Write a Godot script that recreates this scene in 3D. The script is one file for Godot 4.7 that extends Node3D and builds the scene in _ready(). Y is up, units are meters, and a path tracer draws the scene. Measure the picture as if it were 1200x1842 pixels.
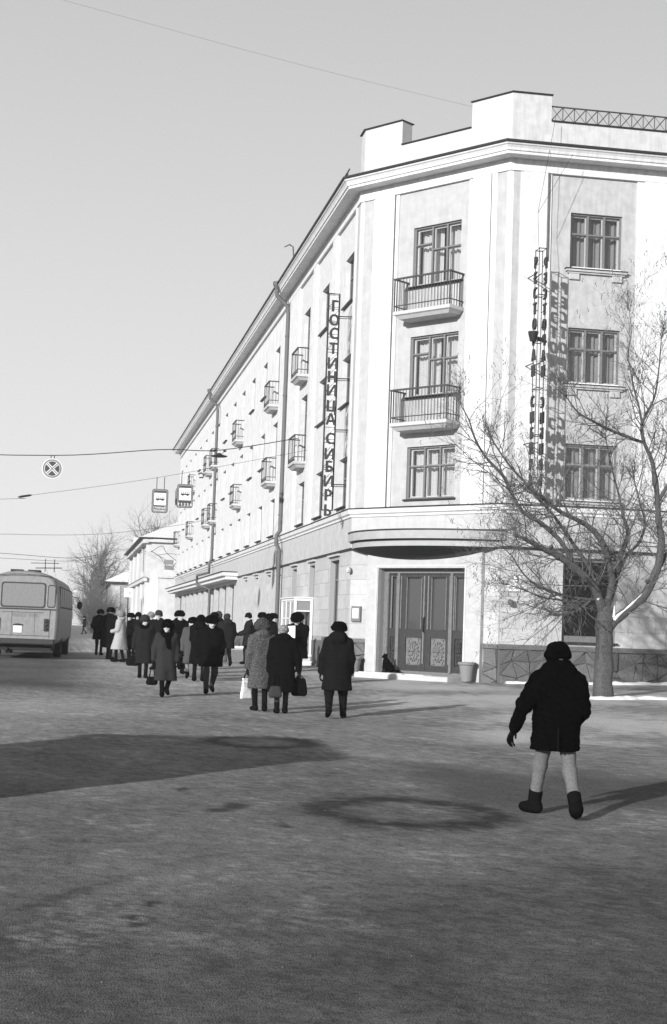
extends Node3D
# A hotel on a winter street corner, in metres, y up. The right facade lies along x, the street runs towards -z.

var rng := RandomNumberGenerator.new()
var M := {}
var taken := {}
var fine := FastNoiseLite.new()
var broad := FastNoiseLite.new()
var pieces := FastNoiseLite.new()

const XA := 8.382
const ZA := -45.341
const XB := 11.784
const ZB := -40.91
const LC := 5.586
var FC := Transform3D(Basis(Vector3(0.609, 0, 0.7932), Vector3.UP, Vector3(-0.7932, 0, 0.609)), Vector3(XA, 0, ZA))   # entrance face: u, y, outwards
var FR := Transform3D(Basis(Vector3(1, 0, 0), Vector3.UP, Vector3(0, 0, 1)), Vector3(XB, 0, ZB))                        # right facade
var FL := Transform3D(Basis(Vector3(0, 0, 1), Vector3.UP, Vector3(-1, 0, 0)), Vector3(XA, 0, ZA))                       # left facade: u = z - ZA, negative


# ---------------------------------------------------------------- mesh helpers
class MB:
	var v := PackedVector3Array()
	var n := PackedVector3Array()
	var c := PackedColorArray()
	var tint := Color(1, 1, 1)
	var coloured := false

	func tri(a: Vector3, b: Vector3, d: Vector3, na: Vector3, nb: Vector3, nd: Vector3) -> void:
		if (b - a).cross(d - a).dot(na + nb + nd) > 0.0:
			v.append_array([a, d, b]); n.append_array([na, nd, nb])
		else:
			v.append_array([a, b, d]); n.append_array([na, nb, nd])
		if coloured:
			c.append_array([tint, tint, tint])

	func face(a: Vector3, b: Vector3, d: Vector3, hint: Vector3) -> void:
		var m := (b - a).cross(d - a).normalized()
		if m.dot(hint) < 0.0:
			m = -m
		tri(a, b, d, m, m, m)

	func quad(a: Vector3, b: Vector3, d: Vector3, e: Vector3, hint: Vector3) -> void:
		face(a, b, d, hint)
		face(a, d, e, hint)

	func box(lo: Vector3, hi: Vector3, t := Transform3D()) -> void:
		var p: Array[Vector3] = []
		for i in 8:
			p.append(t * Vector3(hi.x if i & 1 else lo.x, hi.y if i & 2 else lo.y, hi.z if i & 4 else lo.z))
		var o := t.basis
		quad(p[0], p[1], p[3], p[2], -o.z); quad(p[4], p[5], p[7], p[6], o.z)
		quad(p[0], p[2], p[6], p[4], -o.x); quad(p[1], p[3], p[7], p[5], o.x)
		quad(p[0], p[1], p[5], p[4], -o.y); quad(p[2], p[3], p[7], p[6], o.y)

	func block(lo: Vector3, hi: Vector3, bev: float, t := Transform3D()) -> void:   # a box with its front (z) edges chamfered
		var f := [Vector3(lo.x + bev, lo.y + bev, hi.z), Vector3(hi.x - bev, lo.y + bev, hi.z), Vector3(hi.x - bev, hi.y - bev, hi.z), Vector3(lo.x + bev, hi.y - bev, hi.z)]
		var g := [Vector3(lo.x, lo.y, hi.z - bev), Vector3(hi.x, lo.y, hi.z - bev), Vector3(hi.x, hi.y, hi.z - bev), Vector3(lo.x, hi.y, hi.z - bev)]
		var h := [Vector3(lo.x, lo.y, lo.z), Vector3(hi.x, lo.y, lo.z), Vector3(hi.x, hi.y, lo.z), Vector3(lo.x, hi.y, lo.z)]
		var out := [Vector3(0, -1, 0), Vector3(1, 0, 0), Vector3(0, 1, 0), Vector3(-1, 0, 0)]
		quad(t * f[0], t * f[1], t * f[2], t * f[3], t.basis.z)
		for i in 4:
			var j := (i + 1) % 4
			quad(t * f[i], t * f[j], t * g[j], t * g[i], t.basis * (out[i] + Vector3(0, 0, 1)))
			quad(t * g[i], t * g[j], t * h[j], t * h[i], t.basis * out[i])

	func tube(p: Array, r: Array, sides := 6, caps := true) -> void:
		var k := p.size()
		var rings := []
		var dirs := []
		var side := Vector3.ZERO
		for i in k:
			var d: Vector3 = (p[mini(i + 1, k - 1)] - p[maxi(i - 1, 0)]).normalized()
			if side == Vector3.ZERO:
				side = d.cross(Vector3.UP if absf(d.y) < 0.9 else Vector3.RIGHT).normalized()
			side = (side - d * side.dot(d)).normalized()
			var up := d.cross(side)
			var ring := []
			var nr := []
			for s in sides:
				var a := TAU * s / sides
				var o := side * cos(a) + up * sin(a)
				ring.append(p[i] + o * float(r[i])); nr.append(o)
			rings.append(ring); dirs.append(nr)
		for i in k - 1:
			for s in sides:
				var q := (s + 1) % sides
				tri(rings[i][s], rings[i][q], rings[i + 1][q], dirs[i][s], dirs[i][q], dirs[i + 1][q])
				tri(rings[i][s], rings[i + 1][q], rings[i + 1][s], dirs[i][s], dirs[i + 1][q], dirs[i + 1][s])
		if caps:
			for i in [0, k - 1]:
				var d: Vector3 = (p[0] - p[1]) if i == 0 else (p[k - 1] - p[k - 2])
				for s in range(1, sides - 1):
					face(rings[i][0], rings[i][s], rings[i][s + 1], d)

	func bar(a: Vector3, b: Vector3, r: float, sides := 5) -> void:
		tube([a, b], [r, r], sides)

	func lathe(prof: Array, at := Vector3.ZERO, sides := 16) -> void:   # prof: Vector2(radius, height)
		for i in prof.size() - 1:
			var a: Vector2 = prof[i]
			var b: Vector2 = prof[i + 1]
			var t := (b - a)
			for s in sides:
				var p := TAU * s / sides
				var q := TAU * (s + 1) / sides
				var e := Vector3(cos(p), 0, sin(p))
				var f := Vector3(cos(q), 0, sin(q))
				var ne := (e * t.y - Vector3(0, t.x, 0)).normalized()
				var nf := (f * t.y - Vector3(0, t.x, 0)).normalized()
				var p0 := at + e * a.x + Vector3(0, a.y, 0)
				var p1 := at + f * a.x + Vector3(0, a.y, 0)
				var p2 := at + f * b.x + Vector3(0, b.y, 0)
				var p3 := at + e * b.x + Vector3(0, b.y, 0)
				if a.x > 0.0001: tri(p0, p1, p2, ne, nf, nf)
				if b.x > 0.0001: tri(p0, p2, p3, ne, nf, ne)

	func prism(plan: PackedVector2Array, y0: float, y1: float) -> void:   # plan in x, z
		var idx := Geometry2D.triangulate_polygon(plan)
		for i in range(0, idx.size(), 3):
			var a := plan[idx[i]]
			var b := plan[idx[i + 1]]
			var d := plan[idx[i + 2]]
			face(Vector3(a.x, y1, a.y), Vector3(b.x, y1, b.y), Vector3(d.x, y1, d.y), Vector3.UP)
			face(Vector3(a.x, y0, a.y), Vector3(b.x, y0, b.y), Vector3(d.x, y0, d.y), Vector3.DOWN)
		var s := 1.0 if Geometry2D.is_polygon_clockwise(plan) else -1.0
		for i in plan.size():
			var a := plan[i]
			var b := plan[(i + 1) % plan.size()]
			var o := Vector3(b.y - a.y, 0, a.x - b.x) * s
			quad(Vector3(a.x, y0, a.y), Vector3(b.x, y0, b.y), Vector3(b.x, y1, b.y), Vector3(a.x, y1, a.y), -o)

	func mesh() -> ArrayMesh:
		return add_to(ArrayMesh.new())

	func add_to(m: ArrayMesh) -> ArrayMesh:
		var a := []
		a.resize(Mesh.ARRAY_MAX)
		a[Mesh.ARRAY_VERTEX] = v
		a[Mesh.ARRAY_NORMAL] = n
		if coloured:
			a[Mesh.ARRAY_COLOR] = c
		m.add_surface_from_arrays(Mesh.PRIMITIVE_TRIANGLES, a)
		return m


func numbered(called: String) -> String:
	var k: int = taken.get(called, -1) + 1
	taken[called] = k
	return called if k == 0 else "%s_%03d" % [called, k]


func tag(o: Node, label: String, category: String, group := "") -> Node:
	o.set_meta("label", label)
	o.set_meta("category", category)
	if group:
		o.set_meta("group", group)
	return o


func thing(called: String, label: String, category: String, at := Vector3.ZERO, turn := 0.0, group := "") -> Node3D:
	var o := Node3D.new()
	o.name = numbered(called)
	add_child(o)
	o.position = at
	o.rotation.y = turn
	tag(o, label, category, group)
	return o


func part(called: String, what, material: Material, parent: Node, at := Transform3D()) -> MeshInstance3D:
	var o := MeshInstance3D.new()
	o.name = called
	o.mesh = what if what is Mesh else what.mesh()
	if material:
		o.material_override = material
	o.transform = at
	parent.add_child(o, true)
	return o


func single(called: String, what, material: Material, label: String, category: String, group := "") -> MeshInstance3D:
	var o := part(numbered(called), what, material, self)
	tag(o, label, category, group)
	return o


func struct(called: String, what, material: Material) -> MeshInstance3D:
	var o := part(called, what, material, self)
	o.set_meta("kind", "structure")
	return o


func grey(lin: float) -> Color:
	return Color(lin, lin, lin).linear_to_srgb()


var noise_cache := {}
func noise_tex(key: String, freq: float, lo: float, hi: float, octaves := 4, size := 512, normal := false, bump := 4.0, squeeze := 0.0) -> NoiseTexture2D:
	if noise_cache.has(key):
		return noise_cache[key]
	var f := FastNoiseLite.new()
	f.seed = key.hash() % 1000
	f.noise_type = FastNoiseLite.TYPE_SIMPLEX_SMOOTH
	f.frequency = freq
	f.fractal_octaves = octaves
	f.fractal_gain = 0.6
	var t := NoiseTexture2D.new()
	t.width = size
	t.height = size
	t.seamless = true
	t.noise = f
	if normal:
		t.as_normal_map = true
		t.bump_strength = bump
	else:
		var g := Gradient.new()
		g.set_color(0, grey(lo))
		g.set_color(1, grey(hi))
		g.set_offset(0, squeeze)
		g.set_offset(1, 1.0 - squeeze)
		t.color_ramp = g
	noise_cache[key] = t
	return t


func mat(called: String, lin: float, rough := 0.85, tex: Texture2D = null, per_m := 0.5, bumps: Texture2D = null, bump_per_m := 2.0, depth := 1.0) -> StandardMaterial3D:
	var m := StandardMaterial3D.new()
	m.resource_name = called
	m.albedo_color = grey(lin)
	m.roughness = rough
	m.metallic_specular = 0.35
	if tex or bumps:
		m.uv1_triplanar = true
		m.uv1_world_triplanar = true
		m.uv1_scale = Vector3.ONE * per_m
	if tex:
		m.albedo_texture = tex
	if bumps:
		m.heightmap_enabled = true
		m.heightmap_texture = bumps
		m.heightmap_scale = depth
	M[called] = m
	return m


func streaks(m: StandardMaterial3D, tex: Texture2D, across: float, down: float) -> void:
	m.detail_enabled = true
	m.detail_blend_mode = BaseMaterial3D.BLEND_MODE_MUL
	m.detail_albedo = tex
	m.detail_uv_layer = BaseMaterial3D.DETAIL_UV_2
	m.uv2_triplanar = true
	m.uv2_world_triplanar = true
	m.uv2_scale = Vector3(across, down, across)


func make_materials() -> void:
	var cloudy := noise_tex("cloudy", 0.006, 0.80, 1.06, 5, 1024)
	var mottle := noise_tex("mottle", 0.012, 0.62, 1.2, 5, 1024)
	var grain := noise_tex("grain", 0.05, 0.0, 1.0, 4, 512)
	var runs := noise_tex("runs", 0.014, 0.86, 1.06, 4, 512)
	var nap := noise_tex("nap", 0.06, 0.35, 1.5, 3, 512)
	var spots := noise_tex("spots", 0.05, 0.02, 2.2, 3, 512)
	mat("white paint", 0.73, 0.8, cloudy, 0.35, grain, 2.0, 0.15)
	streaks(M["white paint"], runs, 0.9, 0.09)
	mat("wing paint", 0.72, 0.8, cloudy, 0.22)
	streaks(M["wing paint"], runs, 0.5, 0.07)
	mat("wing panel", 0.64, 0.85, cloudy, 0.4)
	mat("canopy paint", 0.40, 0.85, cloudy, 0.5)
	mat("panel paint", 0.48, 0.85, cloudy, 0.4)
	streaks(M["panel paint"], runs, 0.8, 0.1)
	mat("grey frieze", 0.53, 0.85, cloudy, 0.3)
	streaks(M["grey frieze"], runs, 0.7, 0.12)
	for i in 3:
		mat("stone %d" % i, [0.48, 0.52, 0.455][i], 0.85, mottle, 0.55 + 0.1 * i)
	M["stone 0"].albedo_texture = cloudy; M["stone 1"].albedo_texture = cloudy; M["stone 2"].albedo_texture = cloudy
	for i in 4:
		mat("rubble %d" % i, [0.165, 0.19, 0.15, 0.205][i], 0.9, mottle, 0.9 + 0.2 * i, grain, 1.0, 3.5)
	mat("mortar", 0.12, 0.95)
	mat("joint", 0.33, 0.95)
	mat("soffit_shade", 0.05, 0.95)  # dark tone stands for the shade under the canopy
	mat("surround", 0.49, 0.85, cloudy, 0.6)
	mat("parapet paint", 0.58, 0.85, mottle, 0.35)
	streaks(M["parapet paint"], runs, 0.8, 0.1)
	M["parapet paint"].albedo_texture = cloudy
	mat("dark metal", 0.035, 0.55, mottle, 1.0)
	mat("rail paint", 0.06, 0.6)
	mat("pipe paint", 0.13, 0.6, mottle, 1.2)
	mat("concrete", 0.52, 0.9, cloudy, 0.9)
	mat("roof metal", 0.10, 0.6, mottle, 0.4)
	mat("frame paint", 0.19, 0.6, mottle, 1.5)
	mat("white frame", 0.72, 0.5)
	mat("far frame", 0.22, 0.6)
	mat("room", 0.10, 0.95)
	mat("floor slab", 0.18, 0.95)
	mat("curtain", 0.62, 0.95)
	mat("net curtain", 0.27, 0.95)
	mat("door wood", 0.05, 0.55, noise_tex("wood", 0.02, 0.4, 1.7, 5, 512), 1.0)
	M["door wood"].uv1_scale = Vector3(3.0, 0.45, 3.0)
	mat("worn wood", 0.18, 0.6, noise_tex("wood", 0.02, 0.4, 1.7, 5, 512), 1.0)
	M["worn wood"].uv1_scale = Vector3(4.0, 0.5, 4.0)
	mat("bark", 0.15, 0.95, noise_tex("bark", 0.03, 0.2, 1.9, 5, 512), 1.0, noise_tex("ridges", 0.03, 0.0, 1.0, 4, 512), 1.0, 5.0)
	M["bark"].uv1_scale = Vector3(3.6, 0.7, 3.6)
	mat("twig", 0.13, 0.95)
	mat("far twig", 0.13, 0.95)
	mat("snow", 0.80, 0.9, cloudy, 1.5)
	mat("letter", 0.045, 0.55)
	mat("letter side", 0.06, 0.5)
	mat("iron", 0.025, 0.6)
	mat("wire", 0.03, 0.7)
	mat("skin", 0.46, 0.6)
	mat("eye", 0.02, 0.3)
	mat("sign white", 0.75, 0.5)
	mat("sign dark", 0.07, 0.5)
	mat("sign grey", 0.22, 0.5)
	mat("sign rim", 0.22, 0.5)
	mat("ink", 0.03, 0.6)
	mat("paper", 0.75, 0.8)
	mat("urn", 0.24, 0.85, mottle, 2.0)
	mat("bus paint", 0.27, 0.6, cloudy, 0.8)
	streaks(M["bus paint"], runs, 1.2, 0.3)
	mat("bus roof", 0.24, 0.65, mottle, 0.7)
	mat("bus dark", 0.05, 0.7, mottle, 1.0)
	mat("rubber", 0.025, 0.9)
	mat("lamp red", 0.035, 0.3)
	mat("far wall", 0.60, 0.9, cloudy, 0.2)
	mat("far wall grey", 0.38, 0.9, cloudy, 0.2)
	mat("pale wall", 0.5, 0.9)
	mat("kiosk", 0.3, 0.7, cloudy, 0.8)
	for q in [["coat black", 0.006], ["coat dark", 0.010], ["coat charcoal", 0.019], ["coat grey", 0.036], ["coat mid", 0.085], ["coat light", 0.42], ["trousers dark", 0.010], ["trousers grey", 0.05], ["boots", 0.007], ["leather", 0.010]]:
		var m := mat(q[0], q[1], 0.95, nap, 3.0)
		m.uv1_world_triplanar = false
		m.metallic_specular = 0.06
	for q in [["fur black", 0.0045, 0.5], ["fur coat", 0.15, 1.0], ["fur light", 0.40, 1.0], ["fur grey", 0.10, 1.0]]:
		var m := mat(q[0], q[1], 1.0, spots if q[1] > 0.05 else nap, 1.3 if q[1] > 0.05 else 4.0, grain, 1.0, 3.0)
		m.uv1_world_triplanar = false
		m.metallic_specular = 0.05
	var t := mat("trousers light", 0.15, 0.95, nap, 2.0)
	t.albedo_texture = noise_tex("denim", 0.03, 0.55, 1.3, 4, 512)
	t.uv1_world_triplanar = false
	var g := StandardMaterial3D.new()                               # clear window glass
	g.transparency = BaseMaterial3D.TRANSPARENCY_ALPHA
	g.albedo_color = Color(0.1, 0.1, 0.1, 0.10)
	g.roughness = 0.04
	M["glass"] = g
	mat("far glass", 0.012, 0.12)
	M["far glass"].metallic_specular = 0.22
	mat("bus glass", 0.22, 0.45, mottle, 1.5)
	mat("door glass", 0.06, 0.1)
	M["door glass"].metallic_specular = 0.6


func flat_text(s: String, height: float, depth := 0.01, bold := true) -> TextMesh:
	var f := SystemFont.new()
	f.font_names = PackedStringArray(["Droid Sans"])
	f.font_weight = 700 if bold else 400
	var t := TextMesh.new()
	t.text = s
	t.font = f
	t.font_size = 48
	t.pixel_size = height / 34.3
	t.depth = depth
	t.curve_step = 2.0
	return t


# ---------------------------------------------------------------- ground
func ground_y(x: float, z: float) -> float:
	var b := 0.0 if z < -53.0 else maxf(-0.55, -0.0125 * (z + 53.0))
	return b + 0.02 * clampf(x - 5.0, 0.0, 15.0) * clampf((-z - 10.0) / 20.0, 0.0, 1.0)


func ring_mark(x: float, z: float, c: Vector2, rx: float, rz: float) -> float:   # how far inside an uneven melted ring
	var dx := (x - c.x) / rx
	var dz := (z - c.y) / rz
	var wob := 0.30 * broad.get_noise_2d(x * 45.0, z * 35.0) + 0.22 * fine.get_noise_2d(x * 90.0, z * 70.0)
	var d := sqrt(dx * dx + dz * dz) + wob
	return clampf(1.0 - absf(d - 0.80) / 0.42, 0.0, 1.0)


func ground_tone(x: float, z: float) -> float:
	var d := -z
	var n1 := broad.get_noise_2d(x * 7.0, z * 7.0)
	var n2 := broad.get_noise_2d(x * 28.0 + 50.0, z * 19.0)
	var n3 := fine.get_noise_2d(x * 60.0, z * 45.0)
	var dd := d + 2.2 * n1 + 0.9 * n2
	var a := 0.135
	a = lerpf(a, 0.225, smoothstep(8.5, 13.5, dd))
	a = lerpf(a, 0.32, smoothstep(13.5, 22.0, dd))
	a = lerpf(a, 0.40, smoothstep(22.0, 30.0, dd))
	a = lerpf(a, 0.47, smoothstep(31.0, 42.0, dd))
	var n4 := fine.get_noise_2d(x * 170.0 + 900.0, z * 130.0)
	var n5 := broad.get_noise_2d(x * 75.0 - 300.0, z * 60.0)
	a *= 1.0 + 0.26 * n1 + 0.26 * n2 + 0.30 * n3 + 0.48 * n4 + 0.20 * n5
	# thin frost left in trodden streaks
	a += 0.11 * smoothstep(0.36, 0.66, n4 * 0.6 + n5 * 0.7 + n3 * 0.3) * smoothstep(6.0, 12.0, d)
	# clean snow by the tree and the wall
	var clean := smoothstep(5.2, 7.2, x + n1 * 1.2) * smoothstep(21.0, 24.5, dd) * (1.0 - smoothstep(45.0, 52.0, d))
	a = lerpf(a, 0.62 * (1.0 + 0.25 * n2 + 0.15 * n3), clean * clampf(0.68 + 1.6 * n2 + 0.8 * n3, 0.0, 1.0))
	# darker strip of ground left of the tree
	var dark_strip := smoothstep(3.6, 5.0, x + n2) * (1.0 - smoothstep(9.0, 10.5, x)) * smoothstep(15.0, 16.5, dd) * (1.0 - smoothstep(20.0, 21.8, dd + 0.25 * x))
	a = lerpf(a, 0.085, dark_strip * 0.75)
	# carriageway
	var road := (1.0 - smoothstep(-0.4, 1.6, x + 0.8 * n1)) * smoothstep(31.0, 36.0, dd)
	a = lerpf(a, 0.10 * (1.0 + 0.4 * n2), road * 0.85)
	# melted rings round the manholes
	a = lerpf(a, 0.04, 1.0 * ring_mark(x, z, Vector2(3.46, -15.07), 0.92, 1.25))
	a = lerpf(a, 0.05, 0.85 * ring_mark(x, z, Vector2(2.95, -22.5), 0.85, 1.0))
	# dropped dark smears
	for s in [Vector3(1.75, -15.3, 0.18), Vector3(1.55, -14.9, 0.14), Vector3(1.3, -16.6, 0.12), Vector3(0.55, -9.75, 0.13), Vector3(2.05, -13.9, 0.11), Vector3(0.62, -10.3, 0.1)]:
		var q := Vector2(x - s.x, (z - s.y) * 0.6).length() + 0.06 * n3
		a = lerpf(a, 0.045, 0.8 * (1.0 - smoothstep(s.z * 0.5, s.z, q)))
	# remains of snow at the lower left
	for s in [Vector3(0.35, -10.0, 0.5), Vector3(0.05, -9.3, 0.35), Vector3(1.9, -11.6, 0.4), Vector3(5.6, -25.5, 1.0), Vector3(6.9, -29.2, 0.8)]:
		var q: float = Vector2(x - s.x, (z - s.y) * 0.55).length() / s.z
		a = lerpf(a, 0.32, (1.0 - smoothstep(0.3, 1.0, q + 0.5 * n3)) * smoothstep(0.02, 0.2, n4 + 0.3 * n3))
	# old wheel and sledge tracks
	a = lerpf(a, 0.05, 0.55 * track(x, z, [Vector2(-0.2, -10.1), Vector2(0.22, -10.85), Vector2(0.72, -11.6), Vector2(1.05, -12.15), Vector2(1.4, -12.4)], 0.05))
	a = lerpf(a, 0.30, 0.5 * track(x, z, [Vector2(0.0, -10.0), Vector2(0.32, -10.7), Vector2(0.78, -11.35), Vector2(1.1, -11.9)], 0.035))
	a = lerpf(a, 0.30, 0.6 * track(x, z, [Vector2(0.62, -9.5), Vector2(0.85, -9.15), Vector2(1.05, -8.75)], 0.03))
	a = lerpf(a, 0.24, 0.5 * track(x, z, [Vector2(1.12, -8.5), Vector2(1.4, -8.1)], 0.03))
	return clampf(a, 0.025, 0.8)


func track(x: float, z: float, pts: Array, w: float) -> float:
	var p := Vector2(x, z)
	var best := 1e9
	for i in pts.size() - 1:
		best = minf(best, (Geometry2D.get_closest_point_to_segment(p, pts[i], pts[i + 1]) - p).length())
	return (1.0 - smoothstep(w * 0.4, w * 1.6, best + 0.04 * fine.get_noise_2d(x * 90.0, z * 60.0))) * clampf(0.75 + 1.2 * broad.get_noise_2d(x * 60.0, z * 60.0), 0.0, 1.0)


func make_ground() -> void:
	var xs := PackedFloat32Array()
	var zs := PackedFloat32Array()
	for e in [-1200.0, -400.0, -120.0, -50.0, -25.0, -14.0, -9.0, -7.0]: xs.append(e)
	var x := -6.0
	while x < 17.0:
		xs.append(x)
		x += 0.065 if x < 8.0 else 0.11
	for e in [18.0, 20.0, 24.0, 32.0, 50.0, 120.0, 400.0, 1200.0]: xs.append(e)
	for e in [600.0, 150.0, 50.0, 20.0, 8.0, 3.0, 0.0, -2.0, -4.0, -5.0, -6.0]: zs.append(e)
	var z := -6.3
	while z > -62.0:
		zs.append(z)
		z -= 0.05 if z > -18.0 else (0.10 if z > -32.0 else 0.22)
	for e in [-64.0, -68.0, -74.0, -82.0, -92.0, -105.0, -120.0, -140.0, -170.0, -220.0, -320.0, -600.0, -1500.0]: zs.append(e)
	var w := xs.size()
	var h := zs.size()
	var v := PackedVector3Array()
	var c := PackedColorArray()
	v.resize(w * h)
	c.resize(w * h)
	for j in h:
		for i in w:
			var px := xs[i]
			var pz := zs[j]
			var y := ground_y(px, pz)
			var t := 0.3
			if px > -7.5 and px < 21.0 and pz < -5.0 and pz > -110.0:
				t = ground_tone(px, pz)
				var lump := 0.0
				if pz > -62.0:
					lump = 0.010 * broad.get_noise_2d(px * 22.0, pz * 22.0) + 0.007 * fine.get_noise_2d(px * 40.0, pz * 40.0)
					lump += 0.008 * maxf(0.0, pieces.get_noise_2d(px * 9.0, pz * 9.0))
				y += lump
			v[j * w + i] = Vector3(px, y, pz)
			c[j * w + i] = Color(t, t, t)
	var idx := PackedInt32Array()
	for j in h - 1:
		for i in w - 1:
			var a := j * w + i
			idx.append_array([a, a + w, a + 1, a + 1, a + w, a + w + 1])
	var st := SurfaceTool.new()
	var arr := []
	arr.resize(Mesh.ARRAY_MAX)
	arr[Mesh.ARRAY_VERTEX] = v
	arr[Mesh.ARRAY_COLOR] = c
	arr[Mesh.ARRAY_INDEX] = idx
	var raw := ArrayMesh.new()
	raw.add_surface_from_arrays(Mesh.PRIMITIVE_TRIANGLES, arr)
	st.create_from(raw, 0)
	st.generate_normals()
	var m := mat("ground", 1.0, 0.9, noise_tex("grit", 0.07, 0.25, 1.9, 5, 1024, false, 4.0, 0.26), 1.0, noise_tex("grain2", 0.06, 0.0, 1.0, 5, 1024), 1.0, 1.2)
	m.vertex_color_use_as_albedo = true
	m.metallic_specular = 0.25
	streaks(m, noise_tex("trodden", 0.055, 0.62, 1.42, 5, 1024, false, 4.0, 0.30), 0.33, 0.33)
	struct("ground", st.commit(), m)


func snow_ridge(called: String, pts: Array, width: float, height: float) -> void:
	var b := MB.new()
	var k := 7
	var rows := []
	var total := 0
	for i in pts.size() - 1:
		var a: Vector3 = pts[i]
		var e: Vector3 = pts[i + 1]
		var steps := maxi(2, int((e - a).length() / 0.12))
		for s in steps + (1 if i == pts.size() - 2 else 0):
			var p := a.lerp(e, float(s) / steps)
			var side := Vector3(-(e - a).z, 0, (e - a).x).normalized()
			var hh := height * (0.55 + 0.9 * absf(broad.get_noise_1d(total * 9.0 + p.x * 20.0)))
			var ww := width * (0.7 + 0.6 * absf(broad.get_noise_1d(total * 6.0 + 300.0)))
			var row := []
			for q in k:
				var t := float(q) / (k - 1) * 2.0 - 1.0
				var o := p + side * t * ww
				row.append(Vector3(o.x, ground_y(o.x, o.z) - 0.03 + (hh + 0.03) * (1.0 - t * t) + 0.012 * fine.get_noise_2d(o.x * 60.0, o.z * 60.0), o.z))
			rows.append(row)
			total += 1
	for i in rows.size() - 1:
		for q in k - 1:
			b.quad(rows[i][q], rows[i][q + 1], rows[i + 1][q + 1], rows[i + 1][q], Vector3.UP)
	var o := part(numbered(called), b, M["snow"], self)
	o.set_meta("kind", "structure")


# ---------------------------------------------------------------- building helpers
func wall(b: MB, u0: float, u1: float, y0: float, y1: float, n: float, holes: Array, deep: float) -> void:   # holes: [u0, u1, y0, y1]
	var us := [u0, u1]
	var ys := [y0, y1]
	for h in holes:
		for q in [h[0], h[1]]:
			if not us.has(q): us.append(q)
		for q in [h[2], h[3]]:
			if not ys.has(q): ys.append(q)
	us.sort()
	ys.sort()
	for i in us.size() - 1:
		var from := -1
		for j in ys.size():
			var open := true
			if j < ys.size() - 1:
				open = false
				var cu: float = (us[i] + us[i + 1]) / 2
				var cy: float = (ys[j] + ys[j + 1]) / 2
				for h in holes:
					if cu > h[0] and cu < h[1] and cy > h[2] and cy < h[3]:
						open = true
			if not open and from < 0:
				from = j
			if open and from >= 0:
				b.quad(Vector3(us[i], ys[from], n), Vector3(us[i + 1], ys[from], n), Vector3(us[i + 1], ys[j], n), Vector3(us[i], ys[j], n), Vector3(0, 0, 1))
				from = -1
	for h in holes:
		var p := [Vector3(h[0], h[2], n), Vector3(h[1], h[2], n), Vector3(h[1], h[3], n), Vector3(h[0], h[3], n)]
		var hints := [Vector3(0, 1, 0), Vector3(-1, 0, 0), Vector3(0, -1, 0), Vector3(1, 0, 0)]
		for i in 4:
			var j := (i + 1) % 4
			b.quad(p[i], p[j], p[j] - Vector3(0, 0, deep), p[i] - Vector3(0, 0, deep), hints[i])


func plan_path(off: float, z_far := -121.3, x_end := 32.0) -> PackedVector2Array:   # the plan line of the facades, moved outwards by off
	var n1 := Vector2(-1, 0)
	var n2 := Vector2(-0.7932, 0.609)
	var n3 := Vector2(0, 1)
	var a := Vector2(XA, ZA) + (n1 + n2) * off / (1.0 + n1.dot(n2))
	var b := Vector2(XB, ZB) + (n2 + n3) * off / (1.0 + n2.dot(n3))
	return PackedVector2Array([Vector2(XA - off, z_far), a, b, Vector2(x_end, ZB + off)])


func sweep(prof: Array, z_far := -121.3, x_end := 32.0, from := 0, to := 3) -> MB:   # prof: Vector2(offset, height)
	var b := MB.new()
	for i in prof.size() - 1:
		var p := plan_path(prof[i].x, z_far, x_end)
		var q := plan_path(prof[i + 1].x, z_far, x_end)
		var t: Vector2 = prof[i + 1] - prof[i]
		for s in range(from, to):
			var along := (p[s + 1] - p[s]).normalized()
			var out := Vector3(along.y, 0, -along.x)
			if s == 0: out = Vector3(-1, 0, 0)
			elif s == 1: out = Vector3(-0.7932, 0, 0.609)
			else: out = Vector3(0, 0, 1)
			var hint := out * t.y - Vector3(0, t.x, 0)
			b.quad(Vector3(p[s].x, prof[i].y, p[s].y), Vector3(p[s + 1].x, prof[i].y, p[s + 1].y), Vector3(q[s + 1].x, prof[i + 1].y, q[s + 1].y), Vector3(q[s].x, prof[i + 1].y, q[s].y), hint)
	for s in [from, to]:                                             # end faces
		var flat := PackedVector2Array()
		for k in prof: flat.append(k)
		var idx := Geometry2D.triangulate_polygon(flat)
		for i in range(0, idx.size(), 3):
			var tr := []
			for k in 3:
				var o: Vector2 = prof[idx[i + k]]
				var g := plan_path(o.x, z_far, x_end)[s]
				tr.append(Vector3(g.x, o.y, g.y))
			b.face(tr[0], tr[1], tr[2], Vector3(0, 0, -1) if s == 0 else Vector3(1, 0, 0))
	return b


func bars(u0: float, u1: float, y0: float, y1: float, n0: float, n1: float, edge: float, vert: Array, hor: Array, thick: float) -> MB:   # a window or door frame
	var b := MB.new()
	b.box(Vector3(u0, y0, n0), Vector3(u0 + edge, y1, n1)); b.box(Vector3(u1 - edge, y0, n0), Vector3(u1, y1, n1))
	b.box(Vector3(u0 + edge, y0, n0), Vector3(u1 - edge, y0 + edge, n1)); b.box(Vector3(u0 + edge, y1 - edge, n0), Vector3(u1 - edge, y1, n1))
	for q in vert:
		b.box(Vector3(q - thick, y0 + edge, n0), Vector3(q + thick, y1 - edge, n1))
	for q in hor:                                                    # [height, from, to]
		b.box(Vector3(q[1], q[0] - thick * 0.8, n0 + 0.003), Vector3(q[2], q[0] + thick * 0.8, n1 - 0.003))
	return b


func pane(u0: float, u1: float, y0: float, y1: float, n: float) -> MB:
	var b := MB.new()
	b.box(Vector3(u0, y0, n - 0.003), Vector3(u1, y1, n + 0.003))
	return b


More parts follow.
